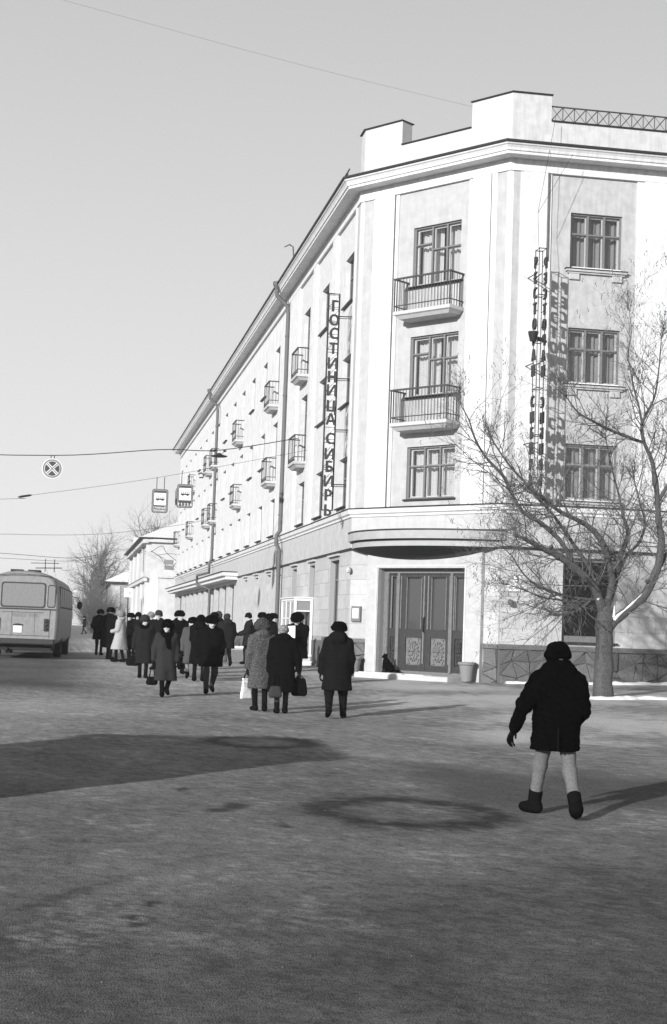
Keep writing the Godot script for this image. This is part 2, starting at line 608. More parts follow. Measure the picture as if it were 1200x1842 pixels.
func drape(u0: float, u1: float, y0: float, y1: float, n: float) -> MB:
	var b := MB.new()
	var k := int((u1 - u0) / 0.03) + 2
	var last := Vector3.ZERO
	var ln := Vector3.ZERO
	var ph := rng.randf() * 6.0
	for i in k:
		var t := float(i) / (k - 1)
		var w := 0.03 * sin(t * (u1 - u0) * 42.0 + ph) + 0.015 * sin(t * (u1 - u0) * 23.0 + 2.0 * ph)
		var p := Vector3(lerpf(u0, u1, t), 0, n + w)
		var s := 0.03 * 42.0 * cos(t * (u1 - u0) * 42.0 + ph)
		var nn := Vector3(-s, 0, 1).normalized()
		if i:
			var a := Vector3(last.x, y0, last.z)
			var d := Vector3(last.x, y1, last.z)
			var e := Vector3(p.x, y1, p.z)
			var f := Vector3(p.x, y0, p.z)
			b.tri(a, f, e, ln, nn, nn)
			b.tri(a, e, d, ln, nn, ln)
		last = p
		ln = nn
	return b


func window(hotel: Node3D, f: Transform3D, u0: float, u1: float, y0: float, y1: float, style: String) -> void:
	var w := u1 - u0
	var h := y1 - y0
	var v1 := u0 + w * 0.345
	var v2 := u0 + w * 0.665
	var tr := y1 - h * 0.37
	var vert := [v1, v2]
	var hor := [[tr, u0 + 0.06, u1 - 0.06]]
	if style == "door":                                              # a balcony door fills the left third
		vert = [v1 + 0.05, v2 + 0.03]
		tr = y1 - 0.72
		hor = [[tr, v1 + 0.08, u1 - 0.06], [tr + 0.2, u0 + 0.06, v1]]
	var o := part("window", bars(u0, u1, y0, y1, -0.13, -0.07, 0.05, vert, hor, 0.028), M["frame paint"], hotel, f)
	part("pane", pane(u0 + 0.05, u1 - 0.05, y0 + 0.05, y1 - 0.05, -0.105), M["glass"], o)
	part("inner_frame", bars(u0 + 0.02, u1 - 0.02, y0 + 0.02, y1 - 0.02, -0.20, -0.16, 0.075, vert, hor, 0.052), M["white frame"], o)
	if style != "right":
		part("curtain", drape(u0 + 0.02, u0 + w * 0.47, y0, y1 - 0.04, -0.42), M["curtain"], o)
		part("curtain", drape(u0 + w * 0.52, u1 - 0.02, y0, y1 - 0.04, -0.42), M["curtain"], o)
	else:
		part("net_curtain", drape(u0 + 0.02, u1 - 0.02, y0, y1 - 0.02, -0.36), M["net curtain"], o)


func far_window(hotel: Node3D, f: Transform3D, u0: float, u1: float, y0: float, y1: float, rich := false) -> void:
	var w := u1 - u0
	var o := part("window", bars(u0, u1, y0, y1, -0.22, -0.16, 0.07, [u0 + w * 0.34, u0 + w * 0.66], [[y1 - 0.6, u0 + 0.07, u1 - 0.07]], 0.035), M["frame paint" if rich else "far frame"], hotel, f)
	part("pane", pane(u0 + 0.06, u1 - 0.06, y0 + 0.06, y1 - 0.06, -0.195), M["far glass"], o)


func sill(hotel: Node3D, f: Transform3D, u0: float, u1: float, y: float, brackets: bool) -> void:
	var b := MB.new()
	b.box(Vector3(u0 - 0.13, y - 0.10, 0), Vector3(u1 + 0.13, y - 0.035, 0.13))
	b.box(Vector3(u0 - 0.08, y - 0.15, 0), Vector3(u1 + 0.08, y - 0.10, 0.08))
	var o := part("window_sill", b, M["panel paint"], hotel, f)
	var c := MB.new()
	c.box(Vector3(u0 - 0.16, y - 0.035, -0.12), Vector3(u1 + 0.16, y - 0.015, 0.16))
	part("sill_flashing", c, M["dark metal"], o)
	if brackets:
		for q in [u0 - 0.02, u1 - 0.28]:
			var d := MB.new()
			d.block(Vector3(q, y - 0.33, 0), Vector3(q + 0.3, y - 0.15, 0.07), 0.015)
			part("sill_bracket", d, M["panel paint"], o)
	var s := MB.new()                                               # a lip of snow
	s.box(Vector3(u0 + 0.05, y - 0.015, -0.1), Vector3(u1 - 0.05, y + 0.025, 0.10))
	part("snow", s, M["snow"], o)


func balcony(hotel: Node3D, f: Transform3D, u0: float, u1: float, y: float, far: bool) -> void:   # y: top of the slab
	var b := MB.new()
	var dp := 0.44 if far else 0.66
	# slab with a coved underside
	var prof := [Vector2(0, y), Vector2(dp, y), Vector2(dp, y - 0.1), Vector2(dp - 0.06, y - 0.13), Vector2(dp - 0.14, y - 0.22), Vector2(0.0, y - 0.24)]
	for i in prof.size() - 1:
		var p: Vector2 = prof[i]
		var q: Vector2 = prof[i + 1]
		var ip := dp - p.x if i > 0 else 0.0
		var iq := dp - q.x if i < prof.size() - 2 else dp * 0.24
		if i == 0:
			ip = 0.0; iq = 0.0
		if i == prof.size() - 2:
			ip = dp - p.x; iq = ip
		b.quad(Vector3(u0 + ip, p.y, p.x), Vector3(u1 - ip, p.y, p.x), Vector3(u1 - iq, q.y, q.x), Vector3(u0 + iq, q.y, q.x), Vector3(0, -(q.x - p.x) if i else 1.0, -(q.y - p.y)))
		if i > 0 and i < prof.size() - 2:
			for s in [-1, 1]:
				var ua: float = (u0 + ip) if s < 0 else (u1 - ip)
				var ub: float = (u0 + iq) if s < 0 else (u1 - iq)
				b.quad(Vector3(ua, p.y, 0), Vector3(ua, p.y, p.x), Vector3(ub, q.y, q.x), Vector3(ub, q.y, 0), Vector3(s, -0.6 * (iq - ip) * 8.0, 0))
	var o := part("balcony", b, M["concrete"], hotel, f)
	var top := y + 0.97
	var r := MB.new()
	for s in [u0 + 0.03, u1 - 0.03]:
		r.box(Vector3(s - 0.025, top - 0.022, 0), Vector3(s + 0.025, top + 0.022, dp - 0.055))
		r.box(Vector3(s - 0.012, y + 0.15, 0), Vector3(s + 0.012, y + 0.18, dp - 0.04))
		r.box(Vector3(s - 0.016, y, dp - 0.046), Vector3(s + 0.016, top - 0.022, dp - 0.014))
	r.box(Vector3(u0, top - 0.025, dp - 0.055), Vector3(u1, top + 0.025, dp - 0.005))
	r.box(Vector3(u0 + 0.045, y + 0.153, dp - 0.04), Vector3(u1 - 0.045, y + 0.183, dp - 0.02))
	part("railing", r, M["rail paint"], o)
	if far:
		var g := MB.new()
		var u := u0 + 0.15
		while u < u1 - 0.1:
			g.box(Vector3(u - 0.006, y, dp - 0.034), Vector3(u + 0.006, top - 0.025, dp - 0.024))
			u += 0.24
		for s in [u0 + 0.03, u1 - 0.03]:
			for k in 2:
				g.box(Vector3(s - 0.006, y, 0.13 + 0.14 * k), Vector3(s + 0.006, top - 0.022, 0.142 + 0.14 * k))
		# the lower sheet that shows dark under the rails
		g.box(Vector3(u0 + 0.05, y + 0.02, dp - 0.05), Vector3(u1 - 0.05, y + 0.14, dp - 0.045))
		var e := part("balusters", g, M["rail paint"], o)
		e.set_meta("kind", "stuff")
	else:
		var one := MB.new()
		one.box(Vector3(-0.0065, y, -0.0065), Vector3(0.0065, top - 0.025, 0.0065))
		var m := one.mesh()
		var k := int((u1 - u0 - 0.2) / 0.115)
		for i in k + 1:
			part("baluster", m, M["rail paint"], o, Transform3D(Basis(), Vector3(lerpf(u0 + 0.13, u1 - 0.13, float(i) / k), 0, dp - 0.03)))
		for s in [u0 + 0.03, u1 - 0.03]:
			for i in 5:
				part("baluster", m, M["rail paint"], o, Transform3D(Basis(), Vector3(s, 0, 0.08 + 0.115 * i)))


func ashlar(hotel: Node, f: Transform3D, u0: float, u1: float, y0: float, y1: float, rows: int, holes: Array, out := 0.012) -> void:   # real stone facing slabs with open joints
	var rh := (y1 - y0) / rows
	for r in rows:
		var a := y0 + rh * r
		var u := u0
		var first := 0.55 if r % 2 else 0.98
		while u < u1 - 0.05:
			var e := minf(u + first, u1)
			if u1 - e < 0.3: e = u1
			first = 0.92 + 0.1 * rng.randf()
			var spans := [[u, e]]
			for h in holes:
				if a + rh > h[2] + 0.02 and a < h[3] - 0.02:
					var kept := []
					for s in spans:
						if s[1] <= h[0] or s[0] >= h[1]: kept.append(s)
						else:
							if s[0] < h[0] - 0.04: kept.append([s[0], h[0]])
							if s[1] > h[1] + 0.04: kept.append([h[1], s[1]])
					spans = kept
			for s in spans:
				var b := MB.new()
				b.block(Vector3(s[0] + 0.0025, a + 0.0025, 0), Vector3(s[1] - 0.0025, a + rh - 0.0025, out + 0.004 * rng.randf()), 0.004)
				part("facing_slab", b, M["stone %d" % rng.randi_range(0, 2)], hotel, f)
			u = e


func rubble(hotel: Node, f: Transform3D, u0: float, u1: float, y0: float, y1: float, size: float) -> void:   # rough polygonal stones of the plinth
	var nu := int((u1 - u0) / size)
	var ny := 3
	var g := []
	for i in nu + 1:
		var col := []
		for j in ny + 1:
			var p := Vector2(lerpf(u0, u1, float(i) / nu), lerpf(y0, y1, float(j) / ny))
			if i > 0 and i < nu: p.x += rng.randf_range(-0.34, 0.34) * size
			if j > 0 and j < ny: p.y += rng.randf_range(-0.36, 0.36) * (y1 - y0) / ny
			col.append(p)
		g.append(col)
	for i in nu:
		for j in ny:
			var q: Array = [g[i][j], g[i + 1][j], g[i + 1][j + 1], g[i][j + 1]]
			var shapes := [q]
			var dice := rng.randf()
			if dice < 0.38: shapes = [[q[0], q[1], q[2]], [q[0], q[2], q[3]]]
			elif dice < 0.72: shapes = [[q[0], q[1], q[3]], [q[1], q[2], q[3]]]
			for s in shapes:
				var mid := Vector2.ZERO
				for p in s: mid += p / s.size()
				var b := MB.new()
				var tilt := Vector2(rng.randf_range(-0.16, 0.16), rng.randf_range(-0.10, 0.12))
				var base := rng.randf_range(0.045, 0.12)
				var fr := []
				var bk := []
				for p in s:
					var e: Vector2 = p + (mid - p).normalized() * 0.006
					var e2: Vector2 = p + (mid - p).normalized() * 0.02
					fr.append(Vector3(e2.x, e2.y, base + tilt.dot(e2 - mid) + rng.randf_range(-0.02, 0.02)))
					bk.append(Vector3(e.x, e.y, 0.0))
				var apex := Vector3(mid.x, mid.y, base + rng.randf_range(-0.004, 0.012))
				for k in s.size():
					var l: int = (k + 1) % s.size()
					b.face(fr[k], fr[l], apex, Vector3(0, 0, 1))
					var mo: Vector2 = (s[k] + s[l]) / 2 - mid
					b.quad(fr[k], fr[l], bk[l], bk[k], Vector3(mo.x, mo.y, 0.02))
				part("rubble_stone", b, M["rubble %d" % rng.randi_range(0, 3)], hotel, f)


# ---------------------------------------------------------------- the hotel
func make_hotel() -> void:
	var hotel := thing("hotel_building", "four-storey white corner hotel with angled entrance, balconies and letter signs", "building")
	# --- right facade
	var holes := []
	var bays := 5
	for k in bays:
		var o := 3.89 * k
		for y in [13.34, 10.04, 6.74]:
			holes.append([1.782 + o, 3.316 + o, y - 1.6, y])
	var b := MB.new()
	wall(b, 0, 20.2, 4.9, 14.74, 0, holes, 0.36)
	part("wall", b, M["panel paint"], hotel, FR)
	for h in holes:
		window(hotel, FR, h[0], h[1], h[2], h[3], "right")
		sill(hotel, FR, h[0], h[1], h[2], true)
	var low := []
	for k in bays:
		low.append([1.80 + 3.89 * k, 3.36 + 3.89 * k, 1.18, 3.53])
	b = MB.new()
	wall(b, 0, 20.2, 0, 4.7, 0, low, 0.3)
	part("ground_floor_wall", b, M["joint"], hotel, FR)
	ashlar(hotel, FR, 0.02, 8.6, 1.06, 3.70, 6, low)
	for h in low:
		var w := part("window", bars(h[0], h[1], h[2], h[3], -0.22, -0.12, 0.10, [], [[h[2] + 0.14, h[0] + 0.1, h[1] - 0.1]], 0.05), M["frame paint"], hotel, FR)
		part("pane", pane(h[0] + 0.08, h[1] - 0.08, h[2] + 0.08, h[3] - 0.08, -0.17), M["far glass"], w)
		b = MB.new()
		b.box(Vector3(h[0] - 0.05, h[2] - 0.03, -0.1), Vector3(h[1] + 0.05, h[2] + 0.012, 0.12))
		part("window_sill", b, M["dark metal"], hotel, FR)
	rubble(hotel, FR, 0.03, 7.6, -0.25, 0.93, 0.42)
	# pilasters and the stepped borders of the panels
	for k in bays + 1:
		b = MB.new()
		var a := 0.36 if k == 0 else 3.95 + 3.89 * (k - 1)
		var e := 1.06 + 3.89 * k if k < bays else 20.2
		b.block(Vector3(a, 4.97, 0), Vector3(e, 14.40, 0.09), 0.008)
		part("pilaster", b, M["white paint"], hotel, FR)
		if k < bays:
			b = MB.new()
			b.box(Vector3(e, 4.97, 0), Vector3(e + 0.13, 14.40, 0.045))
			b.box(Vector3(e + 2.68, 4.97, 0), Vector3(e + 2.89, 14.40, 0.045))
			part("panel_border", b, M["white paint"], hotel, FR)
	b = MB.new()
	b.box(Vector3(-0.024, 4.97, 0), Vector3(0.36, 14.40, 0.05))
	part("corner_strip", b, M["panel paint"], hotel, FR)
	b = MB.new()
	b.box(Vector3(-0.03, 4.97, 0.03), Vector3(0.07, 14.40, 0.056)); b.box(Vector3(0.27, 4.97, 0.03), Vector3(0.36, 14.40, 0.07))
	part("panel_border", b, M["white paint"], hotel, FR)

	# --- entrance face
	holes = [[2.07, 3.86, 11.50, 13.28], [2.07, 3.86, 8.20, 10.0], [2.07, 3.86, 5.18, 6.72]]
	b = MB.new()
	wall(b, 0, LC, 4.9, 14.74, 0, holes, 0.36)
	part("wall", b, M["panel paint"], hotel, FC)
	window(hotel, FC, 2.07, 3.86, 11.50, 13.28, "door")
	window(hotel, FC, 2.07, 3.86, 8.20, 10.0, "door")
	window(hotel, FC, 2.07, 3.86, 5.18, 6.72, "plain")
	balcony(hotel, FC, 1.90, 4.03, 10.66, false)
	balcony(hotel, FC, 1.90, 4.03, 7.36, false)
	for q in [[2.0, 3.93, 5.18], [1.96, 3.98, 11.50], [1.96, 3.98, 8.20]]:
		b = MB.new()
		b.box(Vector3(q[0], q[2] - 0.05, -0.1), Vector3(q[1], q[2], 0.07))
		part("window_sill", b, M["dark metal"], hotel, FC)
	for q in [[0.68, 1.36], [4.30, 5.06]]:
		b = MB.new()
		b.block(Vector3(q[0], 4.97, 0), Vector3(q[1], 14.40, 0.09), 0.008)
		part("pilaster", b, M["white paint"], hotel, FC)
	for q in [[1.36, 1.50], [4.14, 4.30]]:
		b = MB.new()
		b.box(Vector3(q[0], 4.97, 0), Vector3(q[1], 14.40, 0.045))
		part("panel_border", b, M["white paint"], hotel, FC)
	for q in [[-0.024, 0.68], [5.06, 5.61]]:
		b = MB.new()
		b.box(Vector3(q[0], 4.97, 0), Vector3(q[1], 14.40, 0.05))
		part("corner_strip", b, M["panel paint"], hotel, FC)
	b = MB.new()
	b.box(Vector3(0.52, 4.97, 0.03), Vector3(0.68, 14.40, 0.07)); b.box(Vector3(0.0, 4.97, 0.03), Vector3(0.12, 14.40, 0.056))
	b.box(Vector3(5.06, 4.97, 0.03), Vector3(5.17, 14.40, 0.07)); b.box(Vector3(5.5, 4.97, 0.03), Vector3(5.61, 14.40, 0.056))
	part("panel_border", b, M["white paint"], hotel, FC)
	var c := MB.new()                                               # down-wire in the angle of the pilaster
	c.bar(Vector3(1.375, 4.95, 0.10), Vector3(1.375, 14.4, 0.10), 0.012)
	c.bar(Vector3(4.98, 4.95, 0.105), Vector3(4.98, 14.4, 0.105), 0.01)
	part("wall_cable", c, M["pipe paint"], hotel, FC)
	c = MB.new()
	c.bar(Vector3(1.075, 11.9, 0.11), Vector3(1.075, 14.4, 0.11), 0.022)
	part("wall_cable", c, M["pipe paint"], hotel, FR)
	make_entrance(hotel)

	# --- left facade
	var upper := []
	var doors := {}
	var zr := [-46.55, -51.2, -55.33, -63.45, -67.65, -72.1, -76.3, -80.4, -84.7, -89.2, -93.1, -97.4, -101.7, -105.8, -110.2, -114.2, -118.2]
	for i in zr.size():
		var u: float = zr[i] - ZA
		for k in 3:
			var y := 13.2 - 3.25 * k
			var door := k < 2 and i in [2, 3, 6, 9, 10, 13, 16]
			upper.append([u - 1.5, u, y - (2.5 if door else 1.55), y, i < 3, door])
	b = MB.new()
	var near_h := upper.filter(func(h): return h[4])
	var far_h := upper.filter(func(h): return not h[4])
	wall(b, -14.9, 0, 4.9, 14.74, 0, near_h, 0.27)
	part("wall", b, M["wing panel"], hotel, FL)
	b = MB.new()
	wall(b, -75.96, -14.9, 4.9, 14.74, 0, far_h, 0.25)
	part("wall", b, M["wing paint"], hotel, FL)
	for h in upper:
		far_window(hotel, FL, h[0], h[1], h[2], h[3], h[4])
		if h[5]:
			balcony(hotel, FL, h[0] - 0.05, h[1] + 0.06, h[2] - 0.03, true)
		else:
			b = MB.new()
			b.box(Vector3(h[0] - 0.1, h[2] - 0.05, -0.12), Vector3(h[1] + 0.1, h[2] - 0.01, 0.10))
			part("window_sill", b, M["dark metal"], hotel, FL)
	for q in [[-4.9, -4.0], [-9.0, -8.2], [-14.9, -12.3]]:
		b = MB.new()
		b.block(Vector3(q[0], 4.97, 0), Vector3(q[1], 14.40, 0.09), 0.008)
		part("pilaster", b, M["white paint"], hotel, FL)
	b = MB.new()
	b.box(Vector3(-0.72, 4.97, 0), Vector3(0.024, 14.40, 0.05))
	part("corner_strip", b, M["panel paint"], hotel, FL)
	b = MB.new()
	b.box(Vector3(-0.74, 4.97, 0.03), Vector3(-0.55, 14.40, 0.09)); b.box(Vector3(-0.14, 4.97, 0.03), Vector3(0.03, 14.40, 0.056))
	part("panel_border", b, M["white paint"], hotel, FL)
	low = []
	for z in [-47.3, -52.1, -56.3, -63.8, -68.1, -72.3]:
		low.append([z - ZA - (1.7 if z > -48 else 1.2), z - ZA, 0.95, 3.5])
	var shops := []
	for z in [-78.0, -81.9, -85.5, -88.9, -92.2, -95.7, -99.7, -103.5, -107.3]:
		shops.append([z - ZA - 2.3, z - ZA, 0.5, 3.45])
	shops.append([-112.6 - ZA, -109.9 - ZA, 0.0, 3.45])
	shops.append([-118.0 - ZA, -114.0 - ZA, 0.0, 3.45])
	b = MB.new()
	wall(b, -14.9, 0, 0, 4.7, 0, low.slice(0, 3), 0.24)
	part("ground_floor_wall", b, M["joint"], hotel, FL)
	ashlar(hotel, FL, -14.7, -0.02, 1.06, 3.70, 6, low)
	b = MB.new()
	wall(b, -75.96, -14.9, 0, 4.7, 0, low.slice(3) + shops, 0.24)
	part("ground_floor_wall", b, M["grey frieze"], hotel, FL)
	for h in low:
		far_window(hotel, FL, h[0], h[1], h[2], h[3], true)
		b = MB.new()
		b.box(Vector3(h[0] - 0.18, 3.62, 0), Vector3(h[1] + 0.18, 3.68, 0.10))
		part("window_hood", b, M["grey frieze"], hotel, FL)
	for h in shops:
		var w := part("shop_window", bars(h[0], h[1], h[2], h[3], -0.24, -0.18, 0.07, [(h[0] + h[1]) / 2], [], 0.03), M["far frame"], hotel, FL)
		part("pane", pane(h[0] + 0.05, h[1] - 0.05, h[2] + 0.05, h[3] - 0.05, -0.21), M["far glass"], w)
	rubble(hotel, FL, -4.2, -0.03, -0.25, 0.93, 0.56)
	# awning over the shops
	b = MB.new()
	b.box(Vector3(-75.5, 3.62, 0), Vector3(-31.2, 3.80, 0.62))
	b.box(Vector3(-75.55, 3.80, 0), Vector3(-31.1, 3.98, 0.78))
	var aw := part("shop_awning", b, M["white paint"], hotel, FL)
	b = MB.new()
	b.box(Vector3(-75.6, 3.98, 0), Vector3(-31.05, 4.02, 0.84))
	part("awning_flashing", b, M["dark metal"], aw)
	# dark upright plates on the frieze
	for q in [Vector2(-69.0, 3.95), Vector2(-63.6, 3.95)]:
		b = MB.new()
		b.block(Vector3(q.x - ZA - 0.42, q.y, 0), Vector3(q.x - ZA, q.y + 0.66, 0.02), 0.01)
		part("frieze_plate", b, M["pipe paint"], hotel, FL)

	# --- bands that run round all three faces
	b = sweep([Vector2(0.0, 3.70), Vector2(0.05, 3.70), Vector2(0.06, 3.75), Vector2(0.0, 3.78)], -76.4)
	part("ledge", b, M["dark metal"], hotel)
	b = sweep([Vector2(0.025, 3.78), Vector2(0.025, 4.70)])
	part("frieze", b, M["grey frieze"], hotel)
	b = sweep([Vector2(0.0, 4.69), Vector2(0.07, 4.70), Vector2(0.07, 4.76), Vector2(0.13, 4.80), Vector2(0.15, 4.93), Vector2(0.0, 4.97)])
	part("string_course", b, M["white paint"], hotel)
	b = sweep([Vector2(0.0, 4.965), Vector2(0.17, 4.935), Vector2(0.185, 4.935), Vector2(0.185, 4.955), Vector2(0.0, 4.99)])
	part("band_flashing", b, M["dark metal"], hotel)
	b = sweep([Vector2(0.0, 14.40), Vector2(0.095, 14.40), Vector2(0.095, 14.74)])
	part("frieze", b, M["white paint"], hotel)
	b = sweep([Vector2(0.0, 14.74), Vector2(0.50, 14.745), Vector2(0.50, 14.82), Vector2(0.54, 14.83), Vector2(0.56, 14.90), Vector2(0.60, 14.96), Vector2(0.635, 14.98), Vector2(0.65, 15.02), Vector2(0.0, 15.02)])
	part("cornice", b, M["white paint"], hotel)
	b = sweep([Vector2(0.0, 15.022), Vector2(0.66, 15.022), Vector2(0.70, 15.03), Vector2(0.70, 15.09), Vector2(0.62, 15.11), Vector2(0.0, 15.2)])
	part("gutter", b, M["dark metal"], hotel)
	# plinth backing and coping
	b = sweep([Vector2(0.03, -0.3), Vector2(0.03, 0.93)], -121.3, 32.0, 2, 3)
	part("plinth", b, M["mortar"], hotel)
	b = sweep([Vector2(0.0, 0.93), Vector2(0.11, 0.93), Vector2(0.12, 0.95), Vector2(0.12, 1.03), Vector2(0.10, 1.05), Vector2(0.0, 1.06)], -121.3, 32.0, 2, 3)
	part("plinth_coping", b, M["rubble 1"], hotel)
	b = sweep([Vector2(0.03, -0.3), Vector2(0.03, 0.93)], -121.3, 32.0, 0, 1)
	part("plinth", b, M["mortar"], hotel)
	b = sweep([Vector2(0.0, 0.93), Vector2(0.11, 0.93), Vector2(0.11, 1.03), Vector2(0.0, 1.06)], -49.6, 32.0, 0, 1)
	part("plinth_coping", b, M["rubble 1"], hotel)
	for q in [[0.0, 0.76], [5.07, 5.6]]:
		rubble(hotel, FC, q[0] + 0.02, q[1] - 0.02, -0.2, 0.93, 0.36)
		b = MB.new()
		b.block(Vector3(q[0], 0.93, 0), Vector3(q[1], 1.05, 0.11), 0.015)
		part("plinth_coping", b, M["rubble 1"], hotel, FC)

	# --- parapet
	var solid := func(frame: Transform3D, u0: float, u1: float, y0: float, y1: float, side_out: float) -> void:
		var m := MB.new()
		m.box(Vector3(u0, y0, -0.45), Vector3(u1, y1, 0.0))
		var pp := part("parapet", m, M["parapet paint"], hotel, frame)
		m = MB.new()
		m.box(Vector3(u0 - side_out, y1, -0.52), Vector3(u1 + side_out, y1 + 0.025, 0.06))
		part("parapet_cap", m, M["dark metal"], pp)
	solid.call(FC, 0.0, 1.49, 15.0, 16.68, 0.03)
	solid.call(FC, 1.49, 4.13, 15.0, 15.93, 0.0)
	solid.call(FC, 4.13, LC, 15.0, 16.68, 0.03)
	solid.call(FR, 0.0, 1.14, 15.0, 16.682, 0.03)
	solid.call(FR, 1.14, 20.2, 15.0, 15.93, 0.0)
	solid.call(FL, -0.62, 0.0, 15.0, 16.682, 0.03)
	# roof, floors, back walls
	var plan := PackedVector2Array([Vector2(XA, -121.3), Vector2(XA, ZA), Vector2(XB, ZB), Vector2(32, ZB), Vector2(32, -54), Vector2(21, -54), Vector2(21, -121.3)])
	b = MB.new()
	b.prism(plan, 14.9, 15.01)
	part("roof", b, M["roof metal"], hotel)
	var inner := PackedVector2Array([Vector2(XA + 0.28, -121.2), Vector2(XA + 0.28, ZA - 0.1), Vector2(XB + 0.2, ZB - 0.38), Vector2(31.9, ZB - 0.38), Vector2(31.9, -53.9), Vector2(20.9, -53.9), Vector2(20.9, -121.2)])
	for y in [-0.3, 4.0, 7.15, 10.45]:
		b = MB.new()
		b.prism(inner, y, y + 0.2)
		part("floor", b, M["floor slab"], hotel)
	b = MB.new()
	var shell := [Vector2(21, -121.3), Vector2(21, -54), Vector2(32, -54), Vector2(32, ZB)]
	for i in 3:
		var p: Vector2 = shell[i]
		var q: Vector2 = shell[i + 1]
		var o := Vector3((q - p).y, 0, -(q - p).x)
		b.quad(Vector3(p.x, -0.5, p.y), Vector3(q.x, -0.5, q.y), Vector3(q.x, 15, q.y), Vector3(p.x, 15, p.y), -o)
	b.quad(Vector3(XA, -0.5, -121.3), Vector3(21, -0.5, -121.3), Vector3(21, 15, -121.3), Vector3(XA, 15, -121.3), Vector3(0, 0, -1))
	part("back_wall", b, M["panel paint"], hotel)
	b = MB.new()
	for q in [[FR, 3.2, 20.0, 3.4], [FC, 1.6, LC - 1.4, 3.4], [FL, -75.8, -4.0, 3.4]]:
		var t: Transform3D = q[0]
		b.quad(t * Vector3(q[1], -0.3, -q[3]), t * Vector3(q[2], -0.3, -q[3]), t * Vector3(q[2], 14.8, -q[3]), t * Vector3(q[1], 14.8, -q[3]), t.basis.z)
	part("inner_wall", b, M["room"], hotel)

	# --- downpipes
	for q in [[-60.2, 14.2], [-89.3, 14.2]]:
		var u: float = q[0] - ZA
		var m := MB.new()
		m.lathe([Vector2(0.07, 14.82), Vector2(0.17, 15.02), Vector2(0.17, 15.16)], FL * Vector3(u, 0, 0.66), 10)
		var path := [Vector3(u, 14.85, 0.66), Vector3(u, 14.62, 0.66), Vector3(u, 14.2, 0.22), Vector3(u, 13.9, 0.17), Vector3(u, 5.15, 0.17), Vector3(u, 4.95, 0.30), Vector3(u, 4.6, 0.30), Vector3(u, 4.35, 0.17), Vector3(u, 0.4, 0.17)]
		if q[0] < -80.0:
			path = [Vector3(u, 14.85, 0.66), Vector3(u, 14.62, 0.66), Vector3(u, 14.2, 0.22), Vector3(u, 13.9, 0.17), Vector3(u, 5.15, 0.17), Vector3(u, 4.9, 0.30), Vector3(u, 4.35, 0.3), Vector3(u - 1.0, 4.18, 0.9), Vector3(u - 1.0, 3.65, 0.9), Vector3(u - 0.2, 3.4, 0.2), Vector3(u - 0.2, 0.4, 0.17)]
		var pts := []
		var rr := []
		for p in path:
			pts.append(FL * p)
			rr.append(0.085)
		m.tube(pts, rr, 9)
		var y := 13.0
		while y > 1.0:
			m.tube([FL * Vector3(u, y, 0.17), FL * Vector3(u, y - 0.06, 0.17)], [0.105, 0.105], 9)
			y -= 2.4
		part("downpipe", m, M["pipe paint"], hotel)
	# lattice frame along the roof edge, and its short piece on the street side
	for q in [[FR, 1.16, 19.0, 15.985, 16.40, -0.1], [FL, -2.3, -0.65, 15.12, 15.62, 0.35]]:
		var step := 0.345
		var cnt := int((q[2] - q[1]) / step)
		b = MB.new()
		var r1 := 0.024
		b.bar(Vector3(q[1], q[3], q[5]), Vector3(q[2], q[3], q[5]), r1); b.bar(Vector3(q[1], q[4], q[5]), Vector3(q[2], q[4], q[5]), r1)
		b.bar(Vector3(q[1], q[3] - 0.045, q[5] + 0.05), Vector3(q[2], q[3] - 0.045, q[5] + 0.05), 0.018)
		var fr := part("roof_lattice", b, M["rail paint"], hotel, q[0])
		for i in cnt + 1:
			var u: float = q[1] + step * i
			var m := MB.new()
			m.bar(Vector3(u, q[3] - 0.08, q[5]), Vector3(u, q[4], q[5]), 0.014)
			if i < cnt:
				m.bar(Vector3(u, q[3], q[5] + 0.01), Vector3(u + step, q[4], q[5] + 0.01), 0.015)
				m.bar(Vector3(u, q[4], q[5] - 0.012), Vector3(u + step, q[3], q[5] - 0.012), 0.007)
			part("lattice_bay", m, M["rail paint"], fr)
	# small bent pole at the eaves
	b = MB.new()
	b.tube([FL * Vector3(-10.6, 15.05, 0.62), FL * Vector3(-10.6, 15.55, 0.66), FL * Vector3(-10.55, 15.62, 0.8), FL * Vector3(-10.5, 15.5, 1.0)], [0.03, 0.03, 0.03, 0.02], 6)
	part("eaves_hook", b, M["pipe paint"], hotel)
	# entrance lamps and the notice box beside the door
	b = MB.new()
	b.block(Vector3(0.16, 1.56, 0.02), Vector3(0.52, 2.02, 0.10), 0.012)
	var nb := part("notice_box", b, M["frame paint"], hotel, FC)
	b = MB.new()
	b.box(Vector3(0.22, 1.66, 0.1), Vector3(0.46, 1.96, 0.104))
	part("notice", b, M["paper"], nb)
	for q in [[FC, 0.05, 3.1], [FR, 0.26, 2.22]]:
		b = MB.new()
		b.lathe([Vector2(0.0, -0.09), Vector2(0.07, -0.07), Vector2(0.085, 0.0), Vector2(0.06, 0.07), Vector2(0.0, 0.08)], Vector3(q[1], q[2], 0.16), 10)
		b.bar(Vector3(q[1], q[2] + 0.05, 0.0), Vector3(q[1], q[2] + 0.08, 0.16), 0.02)
		part("wall_lamp", b, M["concrete"] if q[1] < 0.1 else M["pipe paint"], hotel, q[0])


